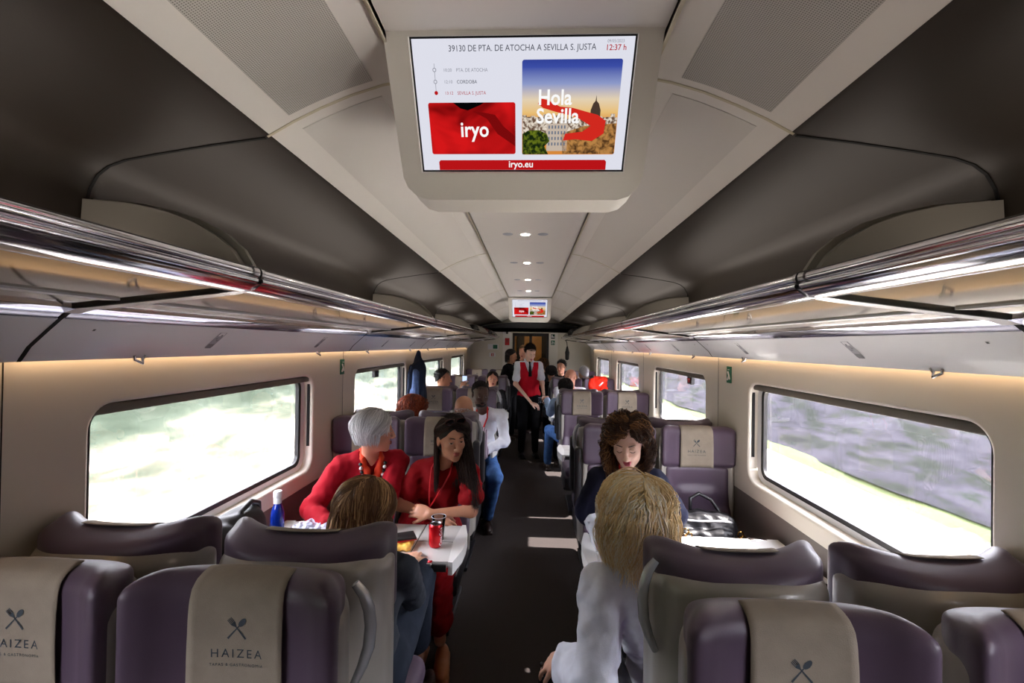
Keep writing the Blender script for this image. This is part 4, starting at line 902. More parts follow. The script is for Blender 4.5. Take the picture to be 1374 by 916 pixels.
def brows(t, T, m, thick=.0022, z=.031, y=.0955):
    for s in (-1, 1):
        b = MB(); b.tube([T(s*x, yy+y-.0955, z+dz) for x, yy, dz in ((.013, .0965, -.002), (.022, .0965, .001), (.032, .0935, .003), (.041, .087, .001), (.047, .081, -.003))], [thick*.8, thick*1.1, thick, thick*.8, thick*.4], 6); b.done('eyebrow', m, t, True)
def shoe(t, an, fwd, m, name='shoe', L=.25):
    an = np.array(an, float); f = nv([fwd[0], fwd[1], 0]); rt = np.cross(f, [0, 0, 1]); b0 = np.array([an[0], an[1], .0]); S = Soft(b0-.3, b0+[.3, .3, .2], .008)
    Rm = np.stack([rt, f, [0, 0, 1]], 1); S.ell(b0+[0, 0, .045], (.036, .055, .05), Rm, 0); S.ell(b0+f*.09+[0, 0, .035], (.042, .10, .034), Rm, .03); S.box(b0+f*.06+[0, 0, .012], (.042, L/2, .012), .010, Rm, .005); S.half((0, 0, .002), (0, 0, -1)); return S.build(name, m, t)
def cloth_mat(name, c, rough=.85, bump=.25, bs=350, var=.05, sheen=.0): return mat(name, c, rough, bump=bump, bscale=bs, var=var, vscale=25, sheen=sheen, spec=.15)
def person(label, J, Rm, sk, fem=True, hs=1.0, h=.012, hf=.0045, closed=False, hands=(), legs=True, loc=None, nr=.052, eye=True, w=1.0, look=(0, 0), fat=1.0, arms=('L', 'R')):
    """J: joints in world space; hands: (side, dir, back normal, curl)"""
    c = np.array(J['head'], float); t = thing('person', label, 'person', (0, 0, 0)); base = (float(J['pelvis'][0]), float(J['pelvis'][1]), 0.0); t.location = base
    pts = [J[k] for k in J if k[:2] in ('he', 'ne', 'pe', 'sh', 'el', 'wr') or (legs and k[:2] in ('hi', 'kn', 'an'))]
    lo, hi = bounds(pts, .17); fine = [(c-.115*hs-np.array([0, 0, .01]), c+.125*hs, hf)]
    for sd, d, n_, cu in hands: wv = np.array(J['wr'+sd]); e = wv+nv(d)*.14; fine.append((np.minimum(wv, e)-.04, np.maximum(wv, e)+.04, hf))
    S = Soft(lo, hi, h, fine); T = None
    torso(S, J, -.010, fem, w=w)
    for sd in arms: arm(S, J, sd, 2, -.004, .03, fat)
    if legs:
        for sd in 'LR': leg(S, J, sd, 2, -.006)
    T = put_head(S, c, Rm, J['neck'], hs, closed, fem, nr=nr)
    for sd, d, n_, cu in hands: put_hand(S, J['wr'+sd], d, n_, 1 if sd == 'L' else -1, cu, .95 if fem else 1.05)
    o = S.build('body', sk, None, 1); par = lambda q: q
    o.parent = t
    ob = [o]
    if eye and not closed: eyes(t, T, Rm, hs, look)
    return t, T
def garment(name, t, J, m, fem=True, sleeve=1.9, infl=.012, hem=None, neck=.06, h=.010, wr_=(.0022, 30, 30, 38), seed=1, legs=0, w=1.0, vneck=0, fat=1.0, cuff=0, collar=None, sides='LR', extra=None, nolow=False):
    ks = ['neck', 'pelvis']+[q+s for q in ('sh', 'el', 'wr') for s in 'LR']+([q+s for q in ('hip', 'kn', 'an') for s in 'LR'] if legs else [])
    lo, hi = bounds([J[k] for k in ks], .18); S = Soft(lo, hi, h); Rm = torso(S, J, infl, fem, w=w)
    if sleeve > 0:
        for sd in sides: arm(S, J, sd, sleeve, infl, .016, fat, cuff)
    if legs:
        for sd in 'LR': leg(S, J, sd, legs, infl+.02, .08)
    if extra: extra(S)
    if wr_: S.wrinkle(wr_[0], wr_[1]*2.0, wr_[2]*2.0, wr_[3]*2.2, seed=seed); S.wrinkle(wr_[0]*.35, 120, 120, 90, seed=seed+5)
    N = np.array(J['neck'], float); up = nv(N-np.array(J['pelvis'], float)); f = Rm[:, 1]
    if hem is not None: S.half(np.array(J['pelvis'])+up*hem, -up)
    hd = np.array(J['head'], float); S.cap(N+up*.012, N+nv(hd-N)*.25, neck, neck+.02, .012, 0, 'sub')
    if vneck: S.cap(N+f*.09+up*.03, N+f*(.14)-up*vneck, .045, .008, .01, 0, 'sub')
    return S.build(name, m, t, 1), Rm
def legs_garment(t, J, m, name='trousers', frac=1.95, infl=.010, seed=2, h=.011, hem_w=0, wr_=(.002, 30, 30, 30), fl=.0):
    lo, hi = bounds([J[q+s] for q in ('hip', 'kn', 'an') for s in 'LR']+[J['pelvis']], .2); S = Soft(lo, hi, h)
    S.ell(J['pelvis'], (.175, .13, .13), None, 0)
    for sd in 'LR':
        hp, kn, an = [np.array(J[q+sd], float) for q in ('hip', 'kn', 'an')]; S.cap(hp, kn, .088+infl, .063+infl, .05); S.cap(kn, lerp(kn, an, frac-1), .061+infl, .045+infl+fl, .03)
    S.wrinkle(*wr_, seed=seed); return S.build(name, m, t, 1)
def seated(pelvis, yaw, neck, head, elL, wrL, elR, wrR, knL=None, knR=None, anL=None, anR=None, shw=.160, shz=-.045, shift=0):
    a = R(yaw); f = np.array([-math.sin(a), math.cos(a), 0]); rt = np.cross(f, [0, 0, 1]); p = np.array(pelvis, float); N = np.array(neck, float)
    J = dict(pelvis=p, neck=N, head=np.array(head, float), shL=N-rt*shw+[0, 0, shz], shR=N+rt*shw+[0, 0, shz], elL=elL, elR=elR, wrL=wrL, wrR=wrR)
    J['hipL'] = p-rt*.09+[0, 0, -.02]; J['hipR'] = p+rt*.09+[0, 0, -.02]
    J['knL'] = knL if knL is not None else p-rt*.12+f*.45+[0, 0, .0]; J['knR'] = knR if knR is not None else p+rt*.12+f*.45+[0, 0, .0]
    J['anL'] = anL if anL is not None else np.array([J['knL'][0], J['knL'][1], .09])+f*.03; J['anR'] = anR if anR is not None else np.array([J['knR'][0], J['knR'][1], .09])+f*.03
    return {k: np.array(v, float) for k, v in J.items()}
def reparent(t):
    """meshes were modelled in world space: sit them under the Empty at the thing's base"""
    mt = Matrix.Translation(t.location).inverted()
    for o in t.children:
        o.matrix_parent_inverse = mt

M['redwool'] = cloth_mat('red_wool', '8c0a1a'); M['reddress'] = cloth_mat('red_dress_cloth', '7e0810', .8); M['navy'] = cloth_mat('navy_cloth', '15172a'); M['whitec'] = cloth_mat('white_blouse_cloth', 'd9dde8', .7)
M['jeans_d'] = cloth_mat('dark_jeans', '222833', var=.15); M['jeans'] = cloth_mat('blue_jeans', '3f6296', var=.2); M['blackc'] = cloth_mat('black_cloth', '101013'); M['ltblue'] = cloth_mat('light_blue_cloth', '8fa6c6'); M['scarf'] = cloth_mat('orange_red_scarf', 'c23a20', .6)
M['tanleather'] = mat('tan_leather', '9a5a30', .5); M['brownshoe'] = mat('brown_shoe', '2c1d16', .45); M['greyc'] = cloth_mat('grey_cloth', '34383f'); M['vest'] = cloth_mat('red_vest', 'b81226', .75)

# --- woman in the red dress, left aisle seat, arms crossed at the table
J = seated((-.60, 2.86, .56), 172, (-.475, 2.69, 1.015), (-.425, 2.585, 1.18), (-.300, 2.56, .785), (-.515, 2.475, .795), (-.705, 2.58, .80), (-.50, 2.505, .765), knL=(-.46, 2.40, .56), knR=(-.62, 2.40, .56), anL=(-.445, 2.46, .12), anR=(-.56, 2.5, .1))
Rh = facing(180-(-32), -6, 3)
t, T = person('woman in a red dress with long dark hair, arms crossed at the left table', J, Rh, SK['tan'], hs=.97, hands=[('L', (-.95, .12, .12), (.15, -.9, .5), 30), ('R', (.95, 0, -.1), (0, -.6, .7), 30)], look=(.35, 0))
brows(t, T, HM['black'])
o, RmT = garment('dress', t, J, M['reddress'], sleeve=.62, infl=.008, legs=1.75, vneck=.12, neck=.058, cuff=.022, wr_=(.003, 26, 26, 34), seed=4)
c = J['head']; st = [flow_hair(c, Rh, 900, .30, part=.1, vol=(.080, .101, .090), wave=.002, wf=18, spread=.0, K=20, rad=.0022, seed=3, front=104, sway=(.02, .03, 0), gather=.1),
      flow_hair(c, Rh, 1700, .36, jit=.035, part=.1, vol=(.082, .100, .092), wave=.006, wf=14, spread=.10, K=22, rad=.0028, seed=5, front=84, back=128, sides=(-1,), sway=(-.015, .135, 0))]
cp = cap_soft(c, Rh, .002, .97, face=.030, front_cut=False); hair_obj('hair', t, HM['dkbrown'], cp, st)
b = MB(); 
for s in (-1, 1):
    cc = T(s*.034, .066, .122); ring = [np.array(cc)+Rh@(np.array([.028*math.cos(q*.524), .010*math.sin(q*.524)-.0, .020*math.sin(q*.524)])) for q in range(13)]; b.tube(ring, .0028, 6)
b.tube([T(-.062, .066, .122), T(-.088, .0, .080)], .0022, 6); b.tube([T(.062, .066, .122), T(.088, .0, .080)], .0022, 6); b.tube([T(-.008, .070, .122), T(.008, .070, .122)], .0025, 6)
t2 = thing('sunglasses', 'dark sunglasses pushed up on the hair of the woman in the red dress', 'glasses', (0, 0, 0)); b.done('frame', mat('tortoise_frame', '4a2c28', .25), t2)
b = MB()
for s in (-1, 1): b.bm.faces.new([b.bm.verts.new(np.array(T(s*.034, .066, .122))+Rh@(np.array([.027*math.cos(q*.524), .0095*math.sin(q*.524), .019*math.sin(q*.524)]))) for q in range(12)])
b.done('lens', mat('dark_lens', '1c1820', .08, .3), t2)
N = J['neck']; b = MB()
for s in (-1, 1): b.tube([N+RmT@np.array([s*.045, .02, .06]), N+RmT@np.array([s*.055, .085, .0]), N+RmT@np.array([s*.040, .115, -.07]), N+RmT@np.array([s*.015, .150, -.16]), N+RmT@np.array([0, .160, -.20])], .0045, 6)
b.done('lanyard', M['red'], t); shoe(t, (-.43, 2.46, 0), (.15, -1), M['tanleather'])
shoe(t, (-.56, 2.5, 0), (0, -1), M['tanleather']); reparent(t)

# --- grey-haired woman in a red jacket, left window seat, turned to the aisle
J = seated((-1.02, 2.80, .56), -150, (-.915, 2.66, 1.055), (-.865, 2.575, 1.215), (-.76, 2.42, .80), (-.93, 2.28, .765), (-1.165, 2.46, .80), (-1.0, 2.30, .765), knL=(-.90, 2.38, .55), knR=(-1.12, 2.38, .55), shw=.165)
Rh = facing(-64, -2, 0)
t, T = person('grey-haired woman in a red jacket turned towards the aisle', J, Rh, SK['rosy'], hands=[('R', (.8, -.4, 0), (0, 0, 1), 20)], look=(.1, 0)); brows(t, T, HM['grey'])
o, RmT = garment('jacket', t, J, M['redwool'], sleeve=1.9, infl=.022, vneck=.22, neck=.058, wr_=(.003, 22, 22, 26), seed=8, hem=-.08)
c = J['head']; st = [flow_hair(c, Rh, 1500, .062, part=.15, vol=(.094, .112, .103), wave=.0025, wf=26, spread=-.10, inward=.02, K=16, rad=.0024, seed=6, front=72, lift=.05, drop=-.35, u0m=.7), flow_hair(c, Rh, 260, .05, part=.25, vol=(.090, .108, .102), wave=.002, spread=.0, K=14, rad=.0024, seed=16, front=35, back=80, beta=(30, 70), drop=.22, lift=.08)]
hair_obj('hair', t, HM['grey'], cap_soft(c, Rh, .008, 1, face=.0, low=-.04), st)
N = J['neck']; S = Soft(N-.2, N+.2, .007); S.chain([N+RmT@np.array(q) for q in ((.05, -.02, .03), (.055, .05, .01), (.035, .095, -.04), (.012, .118, -.12), (.0, .120, -.20))], [.016, .018, .02, .022, .02], .01); S.chain([N+RmT@np.array(q) for q in ((-.05, -.02, .03), (-.055, .05, .01), (-.035, .095, -.04), (-.012, .118, -.12))], [.016, .018, .02, .022], .01); S.wrinkle(.002, 70, 70, 60); S.build('scarf', M['scarf'], t)
for s in (-1, 1):
    for i in range(11):
        q = lerp(N+RmT@np.array([s*.070, .085, .0]), N+RmT@np.array([s*.030, .140, -.20]), i/10); b = MB(); bmesh.ops.create_icosphere(b.bm, subdivisions=2, radius=.0105, matrix=Matrix.Translation(q+RmT@np.array([0, .012*math.sin(i*.3), 0]))); b.done('necklace_bead', M['white'] if i % 2 else M['black'], t, True)
reparent(t)

# --- woman with brown hair seen from behind, left aisle seat
J = seated((-.60, 1.66, .55), -8, (-.590, 1.66, .945), (-.585, 1.69, 1.085), (-.86, 1.75, .72), (-.72, 1.98, .745), (-.43, 1.80, .72), (-.50, 2.02, .745), knL=(-.66, 2.12, .56), knR=(-.475, 2.06, .66), anL=(-.66, 2.15, .1), anR=(-.50, 2.16, .30))
Rh = facing(-22, -6, 6)
t, T = person('woman with long brown hair seen from behind at the left table', J, Rh, SK['fair'], hands=[('R', (-.1, .9, 0), (0, 0, 1), 20)])
garment('pullover', t, J, M['greyc'], sleeve=1.85, infl=.012, seed=3); legs_garment(t, J, M['jeans_d'], fl=.01, infl=.014); c = J['head']
st = [flow_hair(c, Rh, 2500, .19, part=.05, vol=(.100, .114, .104), wave=.004, wf=24, spread=.34, K=22, rad=.0021, seed=9, front=72, lift=.03, inward=.01)]
hair_obj('hair', t, HM['brown'], cap_soft(c, Rh, .008, 1), st); shoe(t, (-.66, 2.15, 0), (0, 1), M['brownshoe']); shoe(t, (-.47, 2.16, 0), (0, 1), M['brownshoe']).location.z = .0; reparent(t)

# --- blonde woman seen from behind, right aisle seat, hand with a ring on her knee
J = seated((.56, 1.62, .54), 6, (.445, 1.585, .985), (.400, 1.60, 1.145), (.238, 1.44, .665), (.148, 1.655, .598), (.70, 1.66, .70), (.62, 1.92, .745), knL=(.150, 1.80, .40), knR=(.50, 2.03, .55), anL=(.13, 1.88, .09), shw=.168, shz=-.065)
J['shL'] = np.array([.280, 1.56, .915]); Rh = facing(-14, -8, -5)
t, T = person('blonde woman in a white blouse seen from behind, ringed hand on knee', J, Rh, SK['fair'], hands=[('L', (-.085, .085, -.095), (-.45, -.1, .8), 14)])
garment('blouse', t, J, M['whitec'], sleeve=1.58, infl=.028, h=.008, cuff=.012, wr_=(.0042, 18, 18, 26), seed=5, fat=1.2, neck=.05); legs_garment(t, J, M['blackc'], infl=.012); c = J['head']
S = Soft(J['wrL']-.13, J['wrL']+.13, .006); dv = nv(J['elL']-J['wrL']); S.cap(J['wrL']+dv*.070, J['wrL']+dv*.115, .047, .053, 0); S.cap(J['wrL']+dv*.02, J['wrL']+dv*.066, .034, .040, .006, 0, 'sub'); S.wrinkle(.003, 60, 60, 60); S.build('cuff', M['whitec'], t)
st = [flow_hair(c, Rh, 3300, .155, jit=.014, part=.3, vol=(.104, .116, .103), wave=.018, wf=19, spread=.27, K=26, rad=.0022, seed=12, front=70, lift=.05, inward=.01, curl=.006, cf=42), flow_hair(c, Rh, 500, .21, part=.1, vol=(.096, .112, .104), wave=.012, wf=20, spread=.05, K=24, rad=.0024, seed=13, front=90, curl=.006, cf=50, lift=.04, sway=(.02, -.01, 0))]
hair_obj('hair', t, HM['blonde'], cap_soft(c, Rh, .010, 1), st)
wl = J['wrL']; d = nv((-.085, .085, -.095)); n_ = np.array([-.45, -.1, .8]); n_ = nv(n_-n_@d*d); ac = np.cross(n_, d); kn = wl+(d*.086+ac*.010)*.95+(d*math.cos(R(16))-n_*math.sin(R(16)))*.018
b = MB(); dd = nv(d*math.cos(R(16))-n_*math.sin(R(16))); u1 = ac; u2 = np.cross(dd, ac); b.tube([kn+(u1*math.cos(q*.524)+u2*math.sin(q*.524))*.0108 for q in range(13)], .0032, 8, False); b.done('ring_band', M['chrome'], t, True)
b = MB(); bmesh.ops.create_icosphere(b.bm, subdivisions=2, radius=.0085, matrix=Matrix.Translation(kn+n_*.014)); b.done('ring_stone', mat('black_stone', '08080a', .1), t, True)
shoe(t, (.13, 1.88, 0), (0, 1), M['black']); reparent(t)

# --- curly-haired woman looking down, right aisle seat
J = seated((.58, 2.68, .58), 178, (.528, 2.375, 1.100), (.500, 2.245, 1.262), (.765, 2.38, .86), (.66, 2.18, .765), (.335, 2.38, .865), (.385, 2.16, .785), shw=.142, shz=-.065)
Rh = facing(180-16, -22, 4)
t, T = person('woman with big curly brown hair in a navy top looking down at the table', J, Rh, SK['pale'], closed=True, hf=.0038, hands=[('L', (-.8, -.5, 0), (0, 0, 1), 25), ('R', (.8, -.5, 0), (0, 0, 1), 25)])
brows(t, T, HM['dkbrown'], .0018); b = MB()
for s in (-1, 1):
    b = MB(); b.tube([T(s*x, y, z) for x, y, z in ((.019, .0925, .001), (.026, .0965, -.0025), (.034, .0955, -.0030), (.042, .089, .0005))], .0013, 5); b.done('eyelash', M['iris'], t, True)
garment('blouse', t, J, M['whitec'], sleeve=1.88, infl=.008, h=.009, neck=.055, wr_=(.003, 30, 30, 30), seed=6, cuff=.014, vneck=.08)
garment('navy_top', t, J, M['navy'], sleeve=.95, infl=.020, neck=.07, seed=7, cuff=.010, vneck=.16); c = J['head']
st = [flow_hair(c, Rh, 1500, .20, part=-.2, vol=(.088, .106, .098), wave=.010, wf=28, spread=.52, K=46, rad=.0021, seed=21, front=80, curl=.0105, cf=85, lift=.06, u0m=.55, inward=.05, beta=(30, 165)), flow_hair(c, Rh, 900, .13, part=-.2, vol=(.098, .112, .104), wave=.012, wf=28, spread=.62, K=44, rad=.0021, seed=22, front=88, curl=.0115, cf=90, lift=.06, u0m=.6, inward=.02)]
hair_obj('hair', t, HM['curly'], cap_soft(c, Rh, .004, 1, face=.01), st)
N = J['neck']; RmT = np.stack([[-1, 0, 0], [0, -1, 0], [0, 0, 1]], 1).astype(float); b = MB()
for s in (-1, 1): b.tube([N+RmT@np.array([s*.05, .03, .04]), N+RmT@np.array([s*.055, .115, -.02]), N+RmT@np.array([s*.03, .165, -.14]), N+RmT@np.array([0, .18, -.2])], .005, 6)
b.done('lanyard', M['red'], t); reparent(t)
# --- the people further down the car
def standing(pos, yaw, neck, head, elL, wrL, elR, wrR, pelz=.95, shw=.19):
    a = R(yaw); f = np.array([-math.sin(a), math.cos(a), 0]); rt = np.cross(f, [0, 0, 1]); p = np.array([pos[0], pos[1], pelz]); N = np.array(neck, float)
    J = dict(pelvis=p, neck=N, head=np.array(head, float), shL=N-rt*shw+[0, 0, -.045], shR=N+rt*shw+[0, 0, -.045], elL=elL, wrL=wrL, elR=elR, wrR=wrR)
    for q, s in (('L', -1), ('R', 1)): J['hip'+q] = p+rt*s*.09-[0, 0, .03]; J['kn'+q] = p+rt*s*.10+f*.02-[0, 0, pelz-.48]; J['an'+q] = p+rt*s*.11-[0, 0, pelz-.09]
    return {k: np.array(v, float) for k, v in J.items()}
def simple(label, J, Rh, sk, top, bottom, hair, hairfn, fem=True, h=.016, hf=.0065, hands=(), sleeve=1.9, closed=False, hs=1.0, topname='shirt', vneck=0, shoes=True, w=1.0, infl=.012, brow=None):
    t, T = person(label, J, Rh, SK[sk], fem, hs, h, hf, closed, hands, w=w)
    if brow: brows(t, T, brow)
    o, Rt = garment(topname, t, J, top, fem, sleeve, infl, h=.012, vneck=vneck, wr_=(.003, 24, 24, 30), w=w)
    legs_garment(t, J, bottom, h=.014)
    if hairfn: hairfn(t, J['head'], Rh, hair)
    if shoes:
        f = nv([J['knL'][0]-J['hipL'][0]+1e-3, J['knL'][1]-J['hipL'][1], 0])
        for q in 'LR': shoe(t, (J['an'+q][0], J['an'+q][1], 0), f, M['brownshoe'])
    return t, T, Rt
def h_short(hs=1.0, n=900, grow=.004, L=.018, seed=3, hairline=25):
    def f(t, c, Rh, m): hair_obj('hair', t, m, cap_soft(c, Rh, grow, hs, .007, face=.0, low=-.02), [short_hair(c, Rh, n, L, hs, seed=seed, hairline=hairline)])
    return f
def h_long(L=.15, n=600, wave=.004, curl=0, seed=5, front=80, vol=(.092, .110, .102), spread=.1, rad=.0032):
    def f(t, c, Rh, m): hair_obj('hair', t, m, cap_soft(c, Rh, .008, 1, .007), [flow_hair(c, Rh, n, L, vol=vol, wave=wave, curl=curl, cf=70, spread=spread, K=18, rad=rad, seed=seed, front=front)])
    return f
# man in the white shirt
J = seated((-.52, 4.84, .55), 176, (-.445, 4.49, 1.075), (-.455, 4.345, 1.245), (-.215, 4.36, .80), (-.40, 4.16, .745), (-.66, 4.38, .80), (-.55, 4.16, .745), knL=(-.285, 4.05, .545), knR=(-.60, 4.2, .55), anL=(-.36, 4.27, .11), anR=(-.55, 4.3, .1), shw=.185)
Rh = facing(180+22, -14, 0)
t, T, Rt = simple('man in a white shirt with a red lanyard leaning into the aisle', J, Rh, 'dark', M['whitec'], M['jeans'], HM['black'], h_short(n=1200, grow=.001, L=.008), False, .014, .005, [('L', (-.8, -.5, -.1), (-.1, 0, 1), 25)], 1.9, infl=.016, shoes=False, vneck=.03)
S = Soft(J['head']-.15, J['head']+.15, .006); TT = lambda p: J['head']+Rh@np.array(p); S.ell(TT((0, .040, -.080)), (.053, .052, .040), Rh, 0); S.ell(TT((0, .098, -.064)), (.026, .008, .012), Rh, 0, 0, 'sub'); S.half(TT((0, 0, -.045)), Rh[:, 2]); S.ell(TT((0, .098, -.052)), (.030, .008, .005), Rh, .004); S.build('beard', HM['black'], t)
N = J['neck']; b = MB()
for s in (-1, 1): b.tube([N+Rt@np.array([s*.045, .01, .06]), N+Rt@np.array([s*.06, .10, .0]), N+Rt@np.array([s*.04, .135, -.08]), N+Rt@np.array([0, .15, -.22])], .008, 6)
b.done('lanyard', M['red'], t); shoe(t, (-.37, 4.29, 0), (.2, -1), M['brownshoe']); shoe(t, (-.55, 4.33, 0), (0, -1), M['brownshoe']); reparent(t)
# bald man, back of the head
M['pinkstripe'] = mat('pink_shirt', 'c9b6c8', .8); nt = M['pinkstripe'].node_tree; wv = nt.nodes.new('ShaderNodeTexWave'); wv.inputs['Scale'].default_value = 22; tc = nt.nodes.new('ShaderNodeTexCoord'); cr = nt.nodes.new('ShaderNodeValToRGB'); nt.links.new(tc.outputs['Object'], wv.inputs[0]); nt.links.new(wv.outputs[0], cr.inputs[0]); cr.color_ramp.elements[0].color = (*lin('3c2c50'), 1); cr.color_ramp.elements[1].color = (*lin('cdbccb'), 1); cr.color_ramp.elements[0].position = .25; cr.color_ramp.elements[1].position = .4; nt.links.new(cr.outputs[0], nt.nodes['Principled BSDF'].inputs[0])
J = seated((-.56, 3.86, .55), 0, (-.55, 3.84, 1.015), (-.54, 3.87, 1.165), (-.78, 3.9, .80), (-.68, 4.1, .745), (-.375, 3.86, .80), (-.42, 4.08, .78), anL=None)
t, T, Rt = simple('bald man seen from behind in a striped pink shirt', J, facing(-8, -6), 'tan', M['pinkstripe'], M['blackc'], HM['grey'], lambda t, c, Rh, m: hair_obj('hair', t, m, None, [short_hair(c, Rh, 700, .008, 1, vol=(.076, .094, .05), off=(0, -.02, -.02), seed=4)]), False, hands=[('R', (-.2, .9, 0), (0, 0, 1), 20)]); reparent(t)
# auburn-haired woman
J = seated((-1.06, 3.95, .55), -40, (-1.03, 3.97, .97), (-1.00, 3.99, 1.135), (-1.2, 4.05, .78), (-1.05, 4.22, .75), (-.88, 3.95, .78), (-.85, 4.2, .75), knL=(-1.14, 4.34, .55), knR=(-.95, 4.34, .55))
t, T, Rt = simple('auburn-haired passenger behind the grey-haired woman', J, facing(-50, -4), 'fair', M['blackc'], M['blackc'], HM['red'], h_long(.10, 800, .010, .006, vol=(.110, .125, .112), spread=.3, front=62)); reparent(t)
# dark-haired man by the third left window, holding a phone
J = seated((-1.10, 5.98, .55), -62, (-1.13, 5.97, 1.09), (-1.135, 5.99, 1.265), (-1.12, 6.2, .9), (-.98, 6.3, .8), (-.99, 5.86, .96), (-.875, 5.93, 1.13), knL=(-1.1, 6.36, .55), knR=(-.95, 6.34, .55))
t, T, Rt = simple('dark-haired man by the third left window holding up a phone', J, facing(-78, -4), 'tan', M['blackc'], M['blackc'], HM['black'], h_short(n=700, L=.02), False, hands=[('R', (.25, .2, .95), (-.3, -.9, 0), 30)], sleeve=.9); reparent(t)
# smiling woman
J = seated((-.60, 7.10, .55), 180, (-.57, 6.95, 1.03), (-.555, 6.90, 1.20), (-.36, 6.8, .8), (-.45, 6.6, .76), (-.78, 6.8, .8), (-.7, 6.6, .76))
t, T, Rt = simple('smiling dark-haired woman facing us in the third left row', J, facing(188, 0), 'rosy', M['blackc'], M['blackc'], HM['dkbrown'], h_long(.10, 500, .002, vol=(.084, .102, .094), front=78), sleeve=1.9); reparent(t)
# steward
J = standing((.0, 7.08), 190, (-.01, 7.02, 1.465), (.012, 6.965, 1.605), (.200, 6.98, 1.15), (.225, 6.78, .955), (-.205, 6.95, 1.13), (.045, 6.80, .86), .94, .168)
Rh = facing(180+22, -28, 0); t, T = person('steward in a red waistcoat and white shirt standing in the aisle', J, Rh, SK['pale'], False, 1, .014, .005, False, [('L', (.2, -.9, -.3), (.2, -.3, .9), 40), ('R', (.9, -.35, -.3), (.1, -.4, .9), 30)]); brows(t, T, HM['black'])
o, Rt = garment('shirt', t, J, M['whitec'], False, .72, .010, hem=0, h=.010, cuff=.006, neck=.05)
S = Soft(np.array(J['pelvis'])-.35, np.array(J['neck'])+.3, .009); torso(S, J, .020, False); S.wrinkle(.0015, 30, 30, 30)
for s in (-1, 1): S.ell(J['neck']+Rt@np.array([s*.205, 0, -.06]), (.072, .12, .14), Rt, .01, 0, 'sub')
S.cap(J['neck']+Rt@np.array([0, .05, .07]), J['neck']+Rt@np.array([0, .14, -.17]), .085, .02, .005, 0, 'sub'); S.half(J['pelvis']+np.array([0, 0, .0]), (0, 0, -1)); S.half(J['neck']+np.array([0, 0, .0]), (0, 0, 1)); S.build('waistcoat', M['vest'], t)
b = MB(); N = J['neck']; b.tube([N+Rt@np.array([0, .075, .01]), N+Rt@np.array([0, .105, -.02])], [.016, .012], 8); b.tube([N+Rt@np.array([0, .105, -.02]), N+Rt@np.array([0, .125, -.10]), N+Rt@np.array([0, .128, -.20])], [.012, .022, .026], 8); b.done('tie', M['blackc'], t, True)
for s in (-1, 1): b = MB(); b.tube([N+Rt@np.array([s*.062, -.01, .045]), N+Rt@np.array([s*.05, .07, .01]), N+Rt@np.array([s*.02, .092, -.012])], [.012, .014, .008], 8); b.done('collar', M['whitec'], t, True)
legs_garment(t, J, M['blackc'], h=.013, infl=.006); hair_obj('hair', t, HM['black'], cap_soft(J['head'], Rh, .006, 1, .006, face=.0, low=0.02), [short_hair(J['head'], Rh, 1400, .028, 1, seed=8, comb=(.2, -.4, .8), hairline=20)])
for q in 'LR': shoe(t, (J['an'+q][0], J['an'+q][1], 0), (.2, -1), M['black'])
b = MB(); wr = J['wrL']; b.tube([wr+np.array([.03*math.cos(a*.5236), .0, .03*math.sin(a*.5236)]) for a in range(13)], .006, 6, False); b.done('watch', M['steel'], t, True); reparent(t)
# the woman in black and the person behind the steward
J = standing((-.37, 8.35), -115, (-.36, 8.33, 1.36), (-.335, 8.33, 1.525), (-.26, 8.15, 1.1), (-.12, 8.0, 1.07), (-.5, 8.2, 1.1), (-.28, 8.05, 1.05), .90, .155)
t, T, Rt = simple('woman in black standing in the aisle behind the steward', J, facing(-115, -10), 'tan', M['blackc'], M['blackc'], HM['black'], h_long(.14, 600, .002, vol=(.086, .106, .096), front=80), hands=[('L', (.9, -.3, 0), (0, 0, 1), 30)]); reparent(t)
J = standing((-.13, 9.0), 180, (-.14, 8.95, 1.42), (-.13, 8.90, 1.585), (.05, 8.9, 1.1), (.05, 8.75, .9), (-.33, 8.9, 1.1), (-.3, 8.75, .9), .92)
t, T, Rt = simple('person half hidden behind the steward near the end door', J, facing(160, -8), 'rosy', M['blackc'], M['blackc'], HM['brown'], h_short(), False); reparent(t)
# right-hand side
J = seated((.56, 5.98, .55), 0, (.50, 5.97, 1.02), (.480, 6.0, 1.175), (.29, 6.05, .84), (.25, 6.40, .985), (.74, 6.05, .8), (.66, 6.25, .75), knL=(.30, 6.36, .55), knR=(.62, 6.45, .55), anL=(.27, 6.35, .1))
t, T, Rt = simple('black-haired passenger in a light blue shirt reaching into the aisle', J, facing(10, -6), 'tan', M['ltblue'], M['jeans'], HM['black'], h_long(.03, 500, .003, vol=(.092, .110, .10), front=70), False, hands=[('L', (-.1, .95, .1), (-.3, 0, .9), 30)], sleeve=1.85, infl=.018); reparent(t)
J = seated((.62, 7.10, .55), 170, (.61, 6.78, 1.10), (.600, 6.66, 1.265), (.80, 6.7, .85), (.7, 6.5, .76), (.42, 6.7, .85), (.5, 6.5, .76), shw=.185)
t, T, Rt = simple('balding ginger man in a white top, third right row', J, facing(140, -6), 'rosy', M['whitec'], M['blackc'], HM['ginger'], lambda t, c, Rh, m: hair_obj('hair', t, m, None, [short_hair(c, Rh, 900, .010, 1, vol=(.077, .096, .06), off=(0, -.02, -.01), seed=6, hairline=60)]), False, brow=HM['ginger']); reparent(t)
J = seated((1.0, 8.12, .55), 0, (.97, 8.1, 1.07), (.955, 8.12, 1.235), (.76, 8.2, .8), (.85, 8.35, .76), (1.18, 8.2, .8), (1.1, 8.35, .76))
t, T, Rt = simple('white-haired passenger near the far right window', J, facing(20, -4), 'fair', M['greyc'], M['blackc'], HM['grey'], h_short(n=900, L=.02, grow=.01)); reparent(t)
